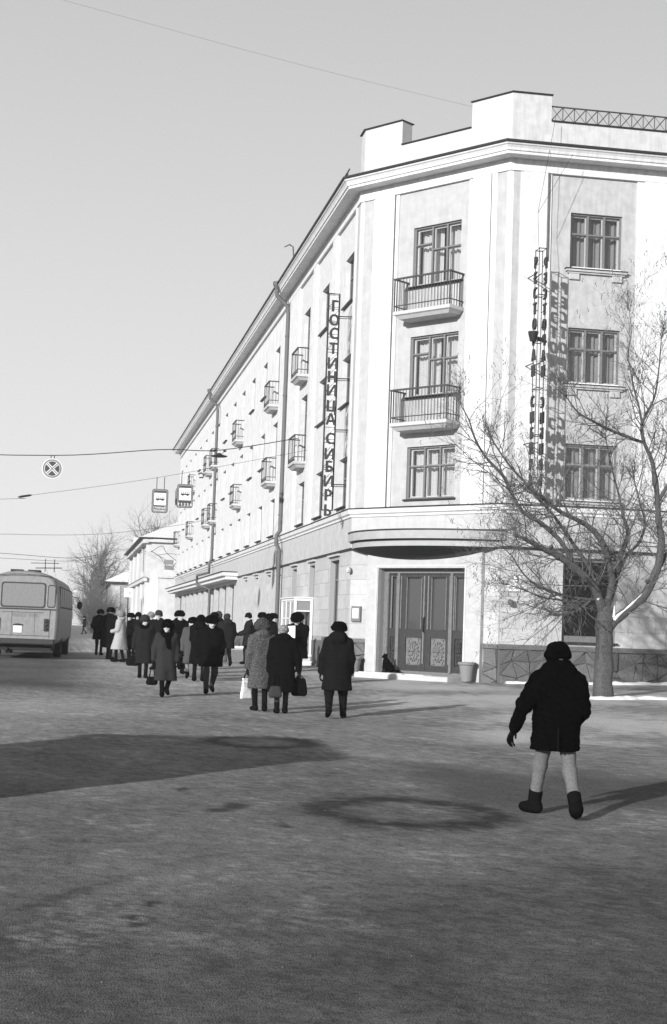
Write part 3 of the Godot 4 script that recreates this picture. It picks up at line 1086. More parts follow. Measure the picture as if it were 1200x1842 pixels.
func make_entrance(hotel: Node3D) -> void:
	var b := MB.new()
	wall(b, 0, LC, 0, 4.7, 0, [[1.23, 4.44, 0.1, 3.16]], 0.2)
	part("ground_floor_wall", b, M["joint"], hotel, FC)
	ashlar(hotel, FC, 0.02, 0.78, 1.06, 3.70, 6, [])
	ashlar(hotel, FC, 5.05, 5.57, 1.06, 3.70, 6, [])
	b = MB.new()                                                     # white surround
	wall(b, 0.79, 5.04, -0.1, 3.74, 0.14, [[1.23, 4.44, -0.11, 3.16]], 0.14)
	b.quad(Vector3(0.79, -0.1, 0), Vector3(0.79, -0.1, 0.14), Vector3(0.79, 3.74, 0.14), Vector3(0.79, 3.74, 0), Vector3(-1, 0, 0))
	b.quad(Vector3(5.04, -0.1, 0), Vector3(5.04, -0.1, 0.14), Vector3(5.04, 3.74, 0.14), Vector3(5.04, 3.74, 0), Vector3(1, 0, 0))
	b.quad(Vector3(0.79, 3.735, 0), Vector3(5.04, 3.74, 0), Vector3(5.04, 3.74, 0.14), Vector3(0.79, 3.74, 0.14), Vector3(0, 1, 0))
	var por := part("door_surround", b, M["surround"], hotel, FC)
	b = MB.new()
	b.box(Vector3(1.16, 0.1, 0.142), Vector3(1.20, 3.22, 0.165)); b.box(Vector3(1.2, 3.20, 0.142), Vector3(4.47, 3.24, 0.165)); b.box(Vector3(4.47, 0.1, 0.142), Vector3(4.51, 3.24, 0.165))
	part("moulding", b, M["white paint"], por)
	# doors: two leaves between fixed side lights
	var n := -0.26
	var leaves := [[1.40, 1.76, "side_light", 1.45, 1.74], [1.76, 2.79, "door_leaf", 2.04, 2.62], [2.79, 3.74, "door_leaf", 2.97, 3.53], [3.74, 4.42, "side_light", 3.86, 4.22]]
	b = MB.new()
	b.box(Vector3(1.23, 0.1, n - 0.12), Vector3(1.40, 3.16, n + 0.1)); b.box(Vector3(1.40, 3.02, n - 0.12), Vector3(4.44, 3.16, n + 0.1)); b.box(Vector3(4.42, 0.1, n - 0.12), Vector3(4.44, 3.02, n + 0.1))
	b.box(Vector3(1.40, 0.1, n - 0.12), Vector3(4.42, 0.18, n + 0.05))
	for q in [1.30, 1.74, 3.72]:
		b.box(Vector3(q, 0.18, n), Vector3(q + 0.085, 3.02, n + 0.115))
	var door := part("door_frame", b, M["worn wood"], hotel, FC)
	for l in leaves:
		var u0: float = l[0]
		var u1: float = l[1]
		b = MB.new()
		b.box(Vector3(u0 + 0.004, 0.18, n - 0.04), Vector3(l[3], 3.02, n + 0.03)); b.box(Vector3(l[4], 0.18, n - 0.04), Vector3(u1 - 0.004, 3.02, n + 0.03))
		b.box(Vector3(l[3], 2.90, n - 0.04), Vector3(l[4], 3.02, n + 0.03)); b.box(Vector3(l[3], 1.16, n - 0.04), Vector3(l[4], 1.40, n + 0.03)); b.box(Vector3(l[3], 0.18, n - 0.04), Vector3(l[4], 0.36, n + 0.03))
		# scalloped drip under the top rail
		var x: float = l[3]
		while x < l[4] - 0.05:
			b.lathe([Vector2(0.0, -0.035), Vector2(0.035, 0.0), Vector2(0.0, 0.035)], Vector3(x + 0.04, 2.90, n + 0.03), 6)
			x += 0.095
		var leaf := part(l[2], b, M["door wood"], door)
		b = MB.new()                                                # bead round the glass
		b.box(Vector3(l[3], 1.40, n - 0.01), Vector3(l[3] + 0.025, 2.90, n + 0.045)); b.box(Vector3(l[4] - 0.025, 1.40, n - 0.01), Vector3(l[4], 2.90, n + 0.045))
		b.box(Vector3(u0 + 0.05, 1.40, n + 0.031), Vector3(u0 + 0.10, 2.95, n + 0.055)); b.box(Vector3(u1 - 0.10, 0.4, n + 0.031), Vector3(u1 - 0.05, 2.95, n + 0.055))
		part("bead", b, M["worn wood"], door)
		b = MB.new()                                                # carved lower panel: a sunk field with a rosette and leaf scrolls
		b.box(Vector3(l[3], 0.36, n - 0.03), Vector3(l[4], 1.16, n - 0.012))
		var mu: float = (l[3] + l[4]) / 2
		var hw: float = (l[4] - l[3]) / 2
		for k in 14:
			var a := TAU * k / 14
			var p := Vector3(mu + cos(a) * hw * 0.62, 0.76 + sin(a) * 0.27, n)
			b.lathe([Vector2(0.0, -0.045), Vector2(0.035, -0.02), Vector2(0.045, 0.01), Vector2(0.0, 0.045)], p, 6)
			if k % 2 == 0:
				b.tube([p, Vector3(mu + cos(a + 0.5) * hw * 0.35, 0.76 + sin(a + 0.5) * 0.15, n + 0.005), Vector3(mu, 0.76, n)], [0.03, 0.022, 0.012], 5)
		b.lathe([Vector2(0.0, -0.06), Vector2(0.06, 0.0), Vector2(0.0, 0.06)], Vector3(mu, 0.76, n), 8)
		for s in [-1, 1]:
			for t in [-1, 1]:
				b.tube([Vector3(mu + s * hw * 0.9, 0.76 + t * 0.37, n), Vector3(mu + s * hw * 0.5, 0.76 + t * 0.36, n + 0.01), Vector3(mu + s * hw * 0.75, 0.76 + t * 0.22, n)], [0.02, 0.03, 0.015], 5)
		part("carved_panel", b, M["worn wood" if l[2] == "door_leaf" else "door wood"], door)
		part("door_glass", pane(l[3], l[4], 1.40, 2.90, n - 0.02), M["door glass"], door)
	b = MB.new()
	b.tube([Vector3(2.74, 1.75, n + 0.03), Vector3(2.74, 1.72, n + 0.10), Vector3(2.74, 1.34, n + 0.10), Vector3(2.74, 1.31, n + 0.03)], [0.02, 0.02, 0.02, 0.02], 6)
	part("door_handle", b, M["iron"], door)
	b = MB.new()
	b.box(Vector3(1.23, 0.0, -0.9), Vector3(4.44, 3.2, -0.88))
	part("lobby_wall", b, M["room"], hotel, FC)
	# curved canopy in two tiers
	var tiers := [[2.92, 1.32, 3.94, 4.18], [2.78, 1.18, 3.74, 3.885]]
	b = MB.new()
	for q in tiers:
		canopy_tier(b, q[0], q[1], q[2], q[3])
	canopy_tier(b, 2.66, 1.05, 3.88, 3.95)
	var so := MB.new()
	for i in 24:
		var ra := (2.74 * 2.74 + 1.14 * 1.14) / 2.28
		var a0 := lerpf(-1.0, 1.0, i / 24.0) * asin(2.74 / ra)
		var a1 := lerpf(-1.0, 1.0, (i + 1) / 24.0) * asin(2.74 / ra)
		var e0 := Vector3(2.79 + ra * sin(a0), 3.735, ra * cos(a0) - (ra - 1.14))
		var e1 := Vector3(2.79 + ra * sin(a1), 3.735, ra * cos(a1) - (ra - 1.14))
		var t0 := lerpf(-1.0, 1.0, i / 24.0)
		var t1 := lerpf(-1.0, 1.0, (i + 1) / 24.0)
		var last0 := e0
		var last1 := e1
		for k in 4:                                                 # canopy underside, swollen and darkened to stand for its shadow on the wall
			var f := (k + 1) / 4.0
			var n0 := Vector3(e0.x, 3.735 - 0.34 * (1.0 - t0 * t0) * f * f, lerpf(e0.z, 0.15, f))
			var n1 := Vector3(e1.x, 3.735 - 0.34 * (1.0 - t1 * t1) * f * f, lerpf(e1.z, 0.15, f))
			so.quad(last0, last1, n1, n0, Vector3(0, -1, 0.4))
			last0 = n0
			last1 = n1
	var can := part("canopy", b, M["canopy paint"], hotel, FC)
	b = MB.new()
	canopy_tier(b, 2.95, 1.355, 4.18, 4.215)
	canopy_tier(b, 2.80, 1.205, 3.89, 3.915)
	part("soffit_shade", so, M["soffit_shade"], can)
	part("canopy_flashing", b, M["dark metal"], can)
	# steps with trodden snow
	b = MB.new()
	b.block(Vector3(1.1, -0.3, 0.0), Vector3(4.55, 0.10, 0.95), 0.03)
	part("step", b, M["concrete"], hotel, FC)
	b = MB.new()
	b.block(Vector3(1.25, 0.09, 0.35), Vector3(2.9, 0.115, 0.93), 0.02)
	b.block(Vector3(3.05, 0.09, 0.55), Vector3(3.7, 0.12, 0.96), 0.02)
	part("snow", b, M["snow"], hotel, FC)


func canopy_tier(b: MB, half: float, sag: float, y0: float, y1: float) -> void:
	var r := (half * half + sag * sag) / (2.0 * sag)
	var a1 := asin(half / r)
	var last := Vector2.ZERO
	for i in 37:
		var a := lerpf(-a1, a1, i / 36.0)
		var p := Vector2(2.79 + r * sin(a), r * cos(a) - (r - sag))
		if i:
			var o := Vector3(sin(a), 0, cos(a))
			var o0 := Vector3(sin(a - a1 / 18.0), 0, cos(a - a1 / 18.0))
			var A := Vector3(last.x, y0, last.y)
			var B := Vector3(p.x, y0, p.y)
			var C := Vector3(p.x, y1, p.y)
			var D := Vector3(last.x, y1, last.y)
			b.tri(A, B, C, o0, o, o)
			b.tri(A, C, D, o0, o, o0)
			b.quad(A, B, Vector3(p.x, y0, 0.0), Vector3(last.x, y0, 0.0), Vector3.DOWN)
			b.quad(D, C, Vector3(p.x, y1 + 0.03, 0.0), Vector3(last.x, y1 + 0.03, 0.0), Vector3.UP)
		last = p


# ---------------------------------------------------------------- soft bodies: smooth union of tapered capsules, meshed with surface nets
func nets(bones: Array, cell: float, k: float, cuts := [], bump := 0.0, freq := 20.0) -> Array:
	var lo := Vector3.INF
	var hi := -Vector3.INF
	for q in bones:
		var r := maxf(q[2], q[3]) + 2.5 * cell + bump
		for e in [q[0], q[1]]:
			lo = lo.min(e - Vector3.ONE * r)
			hi = hi.max(e + Vector3.ONE * r)
	var nx := int((hi.x - lo.x) / cell) + 2
	var ny := int((hi.y - lo.y) / cell) + 2
	var nz := int((hi.z - lo.z) / cell) + 2
	var f := PackedFloat32Array()
	f.resize(nx * ny * nz)
	f.fill(1.0)
	for q in bones:
		var a: Vector3 = q[0]
		var b: Vector3 = q[1]
		var ra: float = q[2]
		var rb: float = q[3] - ra
		var ba := b - a
		var bb := maxf(ba.dot(ba), 1e-9)
		var r := maxf(q[2], q[3]) + k + 1.8 * cell
		var l := (a.min(b) - Vector3.ONE * r - lo) / cell
		var u := (a.max(b) + Vector3.ONE * r - lo) / cell
		var x0 := maxi(0, int(l.x))
		var x1 := mini(nx - 1, int(u.x) + 1)
		for iz in range(maxi(0, int(l.z)), mini(nz - 1, int(u.z) + 1) + 1):
			for iy in range(maxi(0, int(l.y)), mini(ny - 1, int(u.y) + 1) + 1):
				var i := (iz * ny + iy) * nx + x0
				var pa := lo + Vector3(x0, iy, iz) * cell - a
				for ix in range(x0, x1 + 1):
					var h := clampf(pa.dot(ba) / bb, 0.0, 1.0)
					var d := (pa - ba * h).length() - ra - rb * h
					var e := f[i]
					var t := k - absf(e - d)
					f[i] = minf(e, d) - (t * t * 0.25 / k if t > 0.0 else 0.0)
					i += 1
					pa.x += cell
	if bump > 0.0 or cuts.size():
		var i := 0
		for iz in nz:
			for iy in ny:
				for ix in nx:
					var e := f[i]
					if e < 2.0 * cell + bump:
						var p := lo + Vector3(ix, iy, iz) * cell
						if bump > 0.0 and e > -2.0 * cell - bump:
							e += bump * fine.get_noise_3dv(p * freq)
						for c in cuts:
							e = maxf(e, c[0].dot(p) - c[1])
						f[i] = e
					i += 1
	var at := PackedInt32Array()
	at.resize(nx * ny * nz)
	at.fill(-1)
	var v := PackedVector3Array()
	var off := [0, 1, nx, nx + 1, nx * ny, nx * ny + 1, nx * ny + nx, nx * ny + nx + 1]
	var edges := [0, 1, 2, 3, 4, 5, 6, 7, 0, 2, 1, 3, 4, 6, 5, 7, 0, 4, 1, 5, 2, 6, 3, 7]
	var near := 2.2 * cell
	for iz in nz - 1:
		for iy in ny - 1:
			for ix in nx - 1:
				var i := (iz * ny + iy) * nx + ix
				if absf(f[i]) > near:
					continue
				var inside := 0
				for o in off:
					if f[i + o] < 0.0: inside += 1
				if inside == 0 or inside == 8:
					continue
				var s := Vector3.ZERO
				var n := 0
				for q in range(0, 24, 2):
					var c0: int = edges[q]
					var c1: int = edges[q + 1]
					var g0 := f[i + off[c0]]
					var g1 := f[i + off[c1]]
					if (g0 < 0.0) != (g1 < 0.0):
						var t := g0 / (g0 - g1)
						s += Vector3(c0 & 1, (c0 >> 1) & 1, c0 >> 2).lerp(Vector3(c1 & 1, (c1 >> 1) & 1, c1 >> 2), t)
						n += 1
				at[i] = v.size()
				v.append(lo + (Vector3(ix, iy, iz) + s / n) * cell)
	var idx := PackedInt32Array()
	var nrm := PackedVector3Array()
	nrm.resize(v.size())
	var step := [1, nx, nx * ny]
	for iz in range(1, nz - 1):
		for iy in range(1, ny - 1):
			for ix in range(1, nx - 1):
				var i := (iz * ny + iy) * nx + ix
				if at[i] < 0:
					continue
				for ax in 3:
					var g0 := f[i] < 0.0
					if g0 == (f[i + step[ax]] < 0.0):
						continue
					var s1: int = step[(ax + 1) % 3]
					var s2: int = step[(ax + 2) % 3]
					var q0 := at[i]
					var q1 := at[i - s1]
					var q2 := at[i - s1 - s2]
					var q3 := at[i - s2]
					if q0 < 0 or q1 < 0 or q2 < 0 or q3 < 0:
						continue
					var m := (v[q1] - v[q0]).cross(v[q2] - v[q0]) + (v[q2] - v[q0]).cross(v[q3] - v[q0])
					var want := 1.0 if g0 else -1.0
					if m[ax] * want > 0.0:
						idx.append_array([q0, q2, q1, q0, q3, q2])
					else:
						idx.append_array([q0, q1, q2, q0, q2, q3])
						m = -m
					nrm[q0] += m; nrm[q1] += m; nrm[q2] += m; nrm[q3] += m
	for i in nrm.size():
		nrm[i] = nrm[i].normalized()
	return [v, nrm, idx]


func put(m: ArrayMesh, a: Array, material: Material, t := Transform3D()) -> ArrayMesh:
	var v: PackedVector3Array = a[0]
	var n: PackedVector3Array = a[1]
	if t != Transform3D():
		v = t * v
		var nn := PackedVector3Array()
		for e in n: nn.append((t.basis * e).normalized())
		n = nn
	if v.is_empty():
		return m
	var arr := []
	arr.resize(Mesh.ARRAY_MAX)
	arr[Mesh.ARRAY_VERTEX] = v
	arr[Mesh.ARRAY_NORMAL] = n
	arr[Mesh.ARRAY_INDEX] = a[2]
	m.add_surface_from_arrays(Mesh.PRIMITIVE_TRIANGLES, arr)
	m.surface_set_material(m.get_surface_count() - 1, material)
	return m


var head_a: Array
var eyes_a: Array
var hand_a := {}
var hats := {}


func make_body_parts() -> void:
	var b := [[Vector3(0, 0.035, -0.015), Vector3(0, 0.03, 0.02), 0.083, 0.08], [Vector3(0, -0.02, 0.02), Vector3(0, -0.07, 0.04), 0.066, 0.047], [Vector3(0, -0.09, 0.05), Vector3(0, -0.095, 0.058), 0.03, 0.026],
		[Vector3(-0.03, 0.012, 0.078), Vector3(0.03, 0.012, 0.078), 0.017, 0.017], [Vector3(0, 0.0, 0.09), Vector3(0, -0.032, 0.108), 0.009, 0.014], [Vector3(-0.014, -0.036, 0.094), Vector3(0.014, -0.036, 0.094), 0.009, 0.009],
		[Vector3(-0.022, -0.066, 0.082), Vector3(0.022, -0.066, 0.082), 0.009, 0.009], [Vector3(-0.018, -0.078, 0.08), Vector3(0.018, -0.078, 0.08), 0.01, 0.01],
		[Vector3(-0.045, -0.03, 0.055), Vector3(-0.03, -0.045, 0.07), 0.022, 0.018], [Vector3(0.045, -0.03, 0.055), Vector3(0.03, -0.045, 0.07), 0.022, 0.018],
		[Vector3(0, -0.08, -0.01), Vector3(0, -0.16, -0.02), 0.055, 0.058]]
	head_a = nets(b, 0.0085, 0.02)
	var e := [[Vector3(-0.032, -0.004, 0.083), Vector3(-0.028, -0.004, 0.085), 0.012, 0.012], [Vector3(0.032, -0.004, 0.083), Vector3(0.028, -0.004, 0.085), 0.012, 0.012], [Vector3(-0.02, -0.0725, 0.0895), Vector3(0.02, -0.0725, 0.0895), 0.004, 0.004]]
	eyes_a = nets(e, 0.005, 0.002)
	for s in [1, -1]:                                                # left hand at +x: the palm faces -x, the thumb points forward
		var h := [[Vector3(0, 0.05, 0), Vector3(0, -0.02, 0), 0.026, 0.026], [Vector3(0, -0.02, 0.018), Vector3(0, -0.085, 0.03), 0.015, 0.013], [Vector3(0, -0.02, 0), Vector3(0, -0.09, 0.008), 0.016, 0.014], [Vector3(0, -0.02, -0.015), Vector3(0, -0.085, -0.024), 0.015, 0.013]]
		var zs := [0.034, 0.012, -0.010, -0.031]
		var ls := [0.92, 1.05, 0.98, 0.78]
		for i in 4:
			var z: float = zs[i]
			var l: float = ls[i]
			var spread := (1.5 - i) * 0.007
			var p0 := Vector3(0, -0.088, z)
			var p1 := Vector3(-s * 0.012, -0.088 - 0.042 * l, z + spread)
			var p2 := Vector3(-s * 0.034, -0.088 - 0.066 * l, z + spread * 1.4)
			var p3 := Vector3(-s * 0.054, -0.088 - 0.075 * l, z + spread * 1.5)
			h.append([p0, p1, 0.0105, 0.0098]); h.append([p1, p2, 0.0098, 0.0092]); h.append([p2, p3, 0.0092, 0.008])
		h.append([Vector3(0, -0.03, 0.024), Vector3(-s * 0.008, -0.06, 0.055), 0.014, 0.0115]); h.append([Vector3(-s * 0.008, -0.06, 0.055), Vector3(-s * 0.022, -0.09, 0.06), 0.0112, 0.0095])
		hand_a[s] = nets(h, 0.006, 0.006)


func hat_mesh(kind: String) -> Array:
	if hats.has(kind):
		return hats[kind]
	var b := []
	var out: Array
	if kind == "ushanka":                                           # fur hat with the flaps tied up
		for i in 10:
			var p := TAU * i / 10
			var q := TAU * (i + 1) / 10
			b.append([Vector3(cos(p) * 0.088, 0.062, sin(p) * 0.10 - 0.01), Vector3(cos(q) * 0.088, 0.062, sin(q) * 0.10 - 0.01), 0.052, 0.052])
		b.append([Vector3(-0.03, 0.10, -0.05), Vector3(-0.03, 0.105, 0.04), 0.075, 0.07]); b.append([Vector3(0.03, 0.10, -0.05), Vector3(0.03, 0.105, 0.04), 0.075, 0.07])
		for s in [-1, 1]:
			b.append([Vector3(s * 0.100, 0.05, -0.04), Vector3(s * 0.098, 0.115, -0.03), 0.042, 0.036])
			b.append([Vector3(s * 0.07, 0.045, -0.09), Vector3(s * 0.07, 0.04, -0.1), 0.05, 0.05])
		out = nets(b, 0.013, 0.03, [], 0.014, 420.0)
	elif kind == "fuzzy":                                           # big soft mohair or fur hat
		b.append([Vector3(0, 0.08, -0.03), Vector3(0, 0.085, 0.02), 0.125, 0.118])
		b.append([Vector3(-0.06, 0.03, -0.05), Vector3(0.06, 0.03, -0.05), 0.095, 0.095])
		b.append([Vector3(-0.05, 0.07, 0.06), Vector3(0.05, 0.07, 0.06), 0.07, 0.07])
		out = nets(b, 0.014, 0.03, [], 0.024, 360.0)
	elif kind == "knit":                                            # close knitted cap
		b.append([Vector3(0, 0.045, -0.015), Vector3(0, 0.05, 0.01), 0.100, 0.097])
		for i in 10:
			var p := TAU * i / 10
			var q := TAU * (i + 1) / 10
			b.append([Vector3(cos(p) * 0.082, 0.032, sin(p) * 0.09), Vector3(cos(q) * 0.082, 0.032, sin(q) * 0.09), 0.022, 0.022])
		b.append([Vector3(0, 0.0, -0.06), Vector3(0, -0.03, -0.06), 0.06, 0.05])
		out = nets(b, 0.012, 0.02, [], 0.006, 500.0)
	elif kind == "cap":                                             # flat cap with a small peak
		b.append([Vector3(-0.02, 0.075, -0.03), Vector3(0.02, 0.075, 0.0), 0.098, 0.095])
		b.append([Vector3(-0.05, 0.05, 0.075), Vector3(0.05, 0.05, 0.075), 0.03, 0.03])
		b.append([Vector3(-0.035, 0.035, 0.115), Vector3(0.035, 0.035, 0.115), 0.014, 0.014])
		b.append([Vector3(-0.05, 0.02, -0.06), Vector3(0.05, 0.02, -0.06), 0.06, 0.06])
		out = nets(b, 0.012, 0.02)
	else:                                                           # hood or shawl round the head
		b.append([Vector3(0, 0.05, -0.04), Vector3(0, 0.055, 0.0), 0.122, 0.112])
		for i in 12:
			var p := PI * (0.0 + i / 11.0 * 2.0)
			b.append([Vector3(cos(p) * 0.085, sin(p) * 0.105 - 0.01, 0.045), Vector3(cos(p + 0.5) * 0.085, sin(p + 0.5) * 0.105 - 0.01, 0.045), 0.027, 0.027])
		b.append([Vector3(0, -0.02, -0.06), Vector3(0, -0.12, -0.06), 0.10, 0.10])
		out = nets(b, 0.014, 0.03, [], 0.012, 350.0)
	hats[kind] = out
	return out


func bend(a: Vector3, c: Vector3, l1: float, l2: float, pole: Vector3) -> Vector3:   # the middle joint of a two-bone limb
	var d := c - a
	var dist := clampf(d.length(), 0.05, l1 + l2 - 0.002)
	var u := d.normalized()
	var x := (l1 * l1 - l2 * l2 + dist * dist) / (2.0 * dist)
	var y := sqrt(maxf(0.0, l1 * l1 - x * x))
	var w := (pole - u * pole.dot(u)).normalized()
	return a + u * x + w * y


func person(o: Dictionary) -> Dictionary:
	var s: float = o.h / 1.70
	var fineness: float = o.get("cell", 0.024)
	var root := thing("person", o.label, "person", Vector3(o.x, ground_y(o.x, o.z), o.z), o.turn, o.get("group", ""))
	root.scale = Vector3.ONE * s
	var lean: float = o.get("lean", 0.02)
	var way := absi(o.label.hash())                                 # people who merely stand do so each in their own way
	var stance: float = ((way % 7) - 3) * 0.035
	var fl: Vector3 = o.get("fl", Vector3(0.10 + absf(stance) * 0.3, 0.075, stance))
	var fr: Vector3 = o.get("fr", Vector3(-0.10, 0.075, -stance))
	if not o.has("hl") and not o.has("hr"):
		var arms: Array = [[Vector3(0.27, 0.84, 0.05), Vector3(-0.24, 0.88, 0.12)], [Vector3(0.21, 0.95, 0.15), Vector3(-0.21, 0.95, 0.15)], [Vector3(0.08, 1.08, 0.26), Vector3(-0.26, 0.84, 0.06)], [Vector3(0.06, 1.02, 0.27), Vector3(-0.06, 1.05, 0.28)], [Vector3(0.29, 0.83, -0.06), Vector3(-0.20, 0.96, 0.16)]][(way / 7) % 5]
		o["hl"] = arms[0]
		o["hr"] = arms[1]
	if not o.has("face"):
		o["face"] = Vector2(((way / 35) % 5 - 2) * 0.22, ((way / 175) % 3) * 0.10)
	var hip := Vector3(0, 0.90, 0)
	var feet := [fl, fr]
	var shift := Vector3((fl.x + fr.x) / 2.0, 0, 0)
	var long := maxf(((hip + shift + Vector3(0.09, 0, 0)) - fl).length(), ((hip + shift - Vector3(0.09, 0, 0)) - fr).length())
	if long > 0.83: shift.y -= long - 0.83
	var up := Transform3D(Basis(Vector3.RIGHT, lean), hip + shift)   # everything above the hips leans forward a little
	var J := func(p: Vector3) -> Vector3: return up * (p - hip)
	var legs := []
	var ends := []
	for i in 2:
		var sg := 1.0 if i == 0 else -1.0
		var a := hip + shift + Vector3(0.09 * sg, 0, 0)
		var f: Vector3 = feet[i]
		var toe: Vector3 = Vector3(0.03 * sg, -0.03, 0.15)
		if f.y > 0.1: toe = Vector3(0.02 * sg, -minf(0.10, f.y - 0.02), 0.13)
		if o.has("toe"): toe = o.toe[i]
		var kn := bend(a, f, 0.42, 0.415, Vector3(0.12 * sg, 0, 1))
		var w: float = o.get("leg", 1.0)
		legs.append_array([[a, kn, 0.088 * w, 0.062 * w], [kn, f, 0.062 * w, 0.05 * minf(w, 1.15)]])
		ends.append([kn, f, toe])
	legs.append([hip + shift + Vector3(-0.07, 0.02, 0), hip + shift + Vector3(0.07, 0.02, 0), 0.10, 0.10])
	legs.append([J.call(Vector3(0, 0.95, 0)), J.call(Vector3(0, 1.30, 0)), 0.105, 0.11])
	legs.append([J.call(Vector3(0, 1.36, -0.01)), J.call(Vector3(0, 1.47, 0.0)), 0.06, 0.055])
	var sh := []
	var el := []
	var wr := []
	var bulk: float = o.get("bulk", 0.0)
	for i in 2:
		var sg := 1.0 if i == 0 else -1.0
		var a: Vector3 = J.call(Vector3((0.175 + bulk * 0.6) * sg, 1.385, -0.015))
		var t: Vector3 = o.get("hl" if i == 0 else "hr", Vector3(0.26 * sg, 0.84, 0.04))
		t = J.call(t)
		if (t - a).length() > 0.535: t = a + (t - a).normalized() * 0.535
		var pole := Vector3(0.6 * sg, -0.2, -1.0)
		var e := bend(a, t, 0.285, 0.255, pole)
		sh.append(a); el.append(e); wr.append(t)
		legs.append_array([[a, e, 0.045, 0.038], [e, t, 0.036, 0.026]])
	var body := ArrayMesh.new()
	put(body, nets(legs, fineness, 0.04, [], 0.006, 130.0), o.trousers)
	# head, face and hands belong to the same body mesh
	var face: Vector2 = o.get("face", Vector2.ZERO)
	var ht := Transform3D(Basis(Vector3.UP, face.x) * Basis(Vector3.RIGHT, face.y + lean), J.call(Vector3(0, 1.585, 0.015)))
	put(body, head_a, M["skin"], ht)
	put(body, eyes_a, M["eye"], ht)
	var glove: Material = o.get("glove", M["leather"])
	for i in 2:
		if o.get("no_hands", false): continue
		var d: Vector3 = (wr[i] - el[i]).normalized()
		var z := (Vector3(0, 0, 1) - d * d.z).normalized()
		z = z.rotated(d, o.get("twist", 0.0) if i == 0 else 0.0)
		var y := -d
		var ht2 := Transform3D(Basis(y.cross(z), y, z).scaled_local(Vector3.ONE * o.get("hand", 1.0)), wr[i] + d * 0.02)
		put(body, hand_a[1 if i == 0 else -1], glove, ht2)
	part("body", body, null, root)
	# boots
	for i in 2:
		var q: Array = ends[i]
		var f: Vector3 = q[1]
		var toe: Vector3 = q[2]
		var shin: Vector3 = (q[0] - f).normalized()
		var w: float = o.get("boot", 1.0)
		var top: float = o.get("boot_top", 0.16)
		var sole := toe.normalized()
		var heel := f - Vector3(0, 0.028, 0) - sole * 0.05
		var b := [[f + shin * (top + 0.05), f, 0.058 * w, 0.052 * w], [f + Vector3(0, -0.02, 0), f + toe, 0.05 * w, 0.04 * w], [heel, f + toe * 0.5 + Vector3(0, -0.012, 0), 0.046 * w, 0.046 * w]]
		var m := nets(b, fineness * 0.75, 0.03, [[shin, shin.dot(f + shin * top)]])
		part("boot", put(ArrayMesh.new(), m, o.get("boots", M["boots"])), null, root)
	# coat
	var hem: float = o.hem
	var flare: float = o.get("flare", 0.03)
	var c := []
	for sg in [-1.0, 1.0]:
		c.append([J.call(Vector3(0.075 * sg, 1.0, 0)), J.call(Vector3(0.09 * sg, 1.28, 0)), 0.128 + bulk, 0.125 + bulk])
		c.append([J.call(Vector3(0.06 * sg, 1.30, -0.012)), J.call(Vector3((0.15 + bulk * 0.5) * sg, 1.375, -0.015)), 0.105 + bulk, 0.078 + bulk * 0.5])
		var i := 0 if sg > 0 else 1
		var kn: Vector3 = ends[i][0]
		var a := hip + shift + Vector3(0.07 * sg, 0.08, 0)
		var t := clampf((0.9 - hem) / 0.42, 0.0, 1.6)
		var fo := Vector3(lerpf(0.085, kn.x * sg, 0.5) * sg + flare * 0.5 * sg, hem - 0.12, kn.z * t * 0.62)
		c.append([a, fo, 0.128 + bulk, 0.132 + flare + bulk * 0.6])
	c.append([hip + shift + Vector3(0, 0.08, 0.0), Vector3(shift.x, hem - 0.12, 0.0), 0.13 + bulk, 0.15 + flare * 1.3])
	c.append([J.call(Vector3(0, 1.34, -0.02)), J.call(Vector3(0, 1.44, -0.012)), 0.098 + bulk * 0.5, 0.082 + bulk * 0.3])
	for i in 2:
		var sl: float = o.get("sleeve", 0.0)
		var cuff: Vector3 = el[i].lerp(wr[i], 1.02)
		c.append([sh[i], el[i], 0.080 + bulk * 0.35 + sl, 0.070 + bulk * 0.3 + sl])
		c.append([el[i], cuff, 0.068 + bulk * 0.3 + sl, 0.060 + bulk * 0.25 + sl])
	var cuts := [[Vector3(0, -1, 0.03), -hem]]
	for i in 2:
		var d: Vector3 = (wr[i] - el[i]).normalized()
		if d.y < -0.2 and wr[i].y < hem + 0.15:
			cuts.append([Vector3(0, -1, 0), -minf(hem, wr[i].y - 0.05)])
	var furry: bool = o.get("furry", false)
	var collar: String = o.get("collar", "plain")
	var ring := []
	if collar != "none":
		var rr: float = {"plain": 0.030, "fur": 0.056, "hood": 0.06, "shawl": 0.065}[collar]
		var up_c := 0.03 if collar == "hood" else 0.0
		for i in 9:
			var p := PI * 0.62 + TAU * 0.88 * i / 8.0 - PI * 0.12
			var q := p + TAU * 0.88 / 8.0
			ring.append([J.call(Vector3(cos(p) * 0.095, 1.445 + up_c - 0.045 * sin(p), sin(p) * 0.085 - 0.01)), J.call(Vector3(cos(q) * 0.095, 1.445 + up_c - 0.045 * sin(q), sin(q) * 0.085 - 0.01)), rr, rr])
		if collar == "hood":
			ring.append([J.call(Vector3(-0.06, 1.43, -0.13)), J.call(Vector3(0.06, 1.43, -0.13)), 0.08, 0.08])
		if collar == "shawl":
			ring.append([J.call(Vector3(0.03, 1.42, 0.10)), J.call(Vector3(0.05, 1.12, 0.15)), 0.05, 0.035])
			ring.append([J.call(Vector3(-0.03, 1.42, 0.10)), J.call(Vector3(0.01, 1.15, 0.15)), 0.05, 0.035])
	if not o.has("collar_mat"):
		c.append_array(ring)
		ring = []
	for e in o.get("coat_extra", []):
		c.append([J.call(e[0]), J.call(e[1]), e[2], e[3]])
	var cm := nets(c, fineness, 0.05, cuts, 0.020 if furry else 0.014, 300.0 if furry else 75.0)
	var coat := part("coat", put(ArrayMesh.new(), cm, o.coat), null, root)
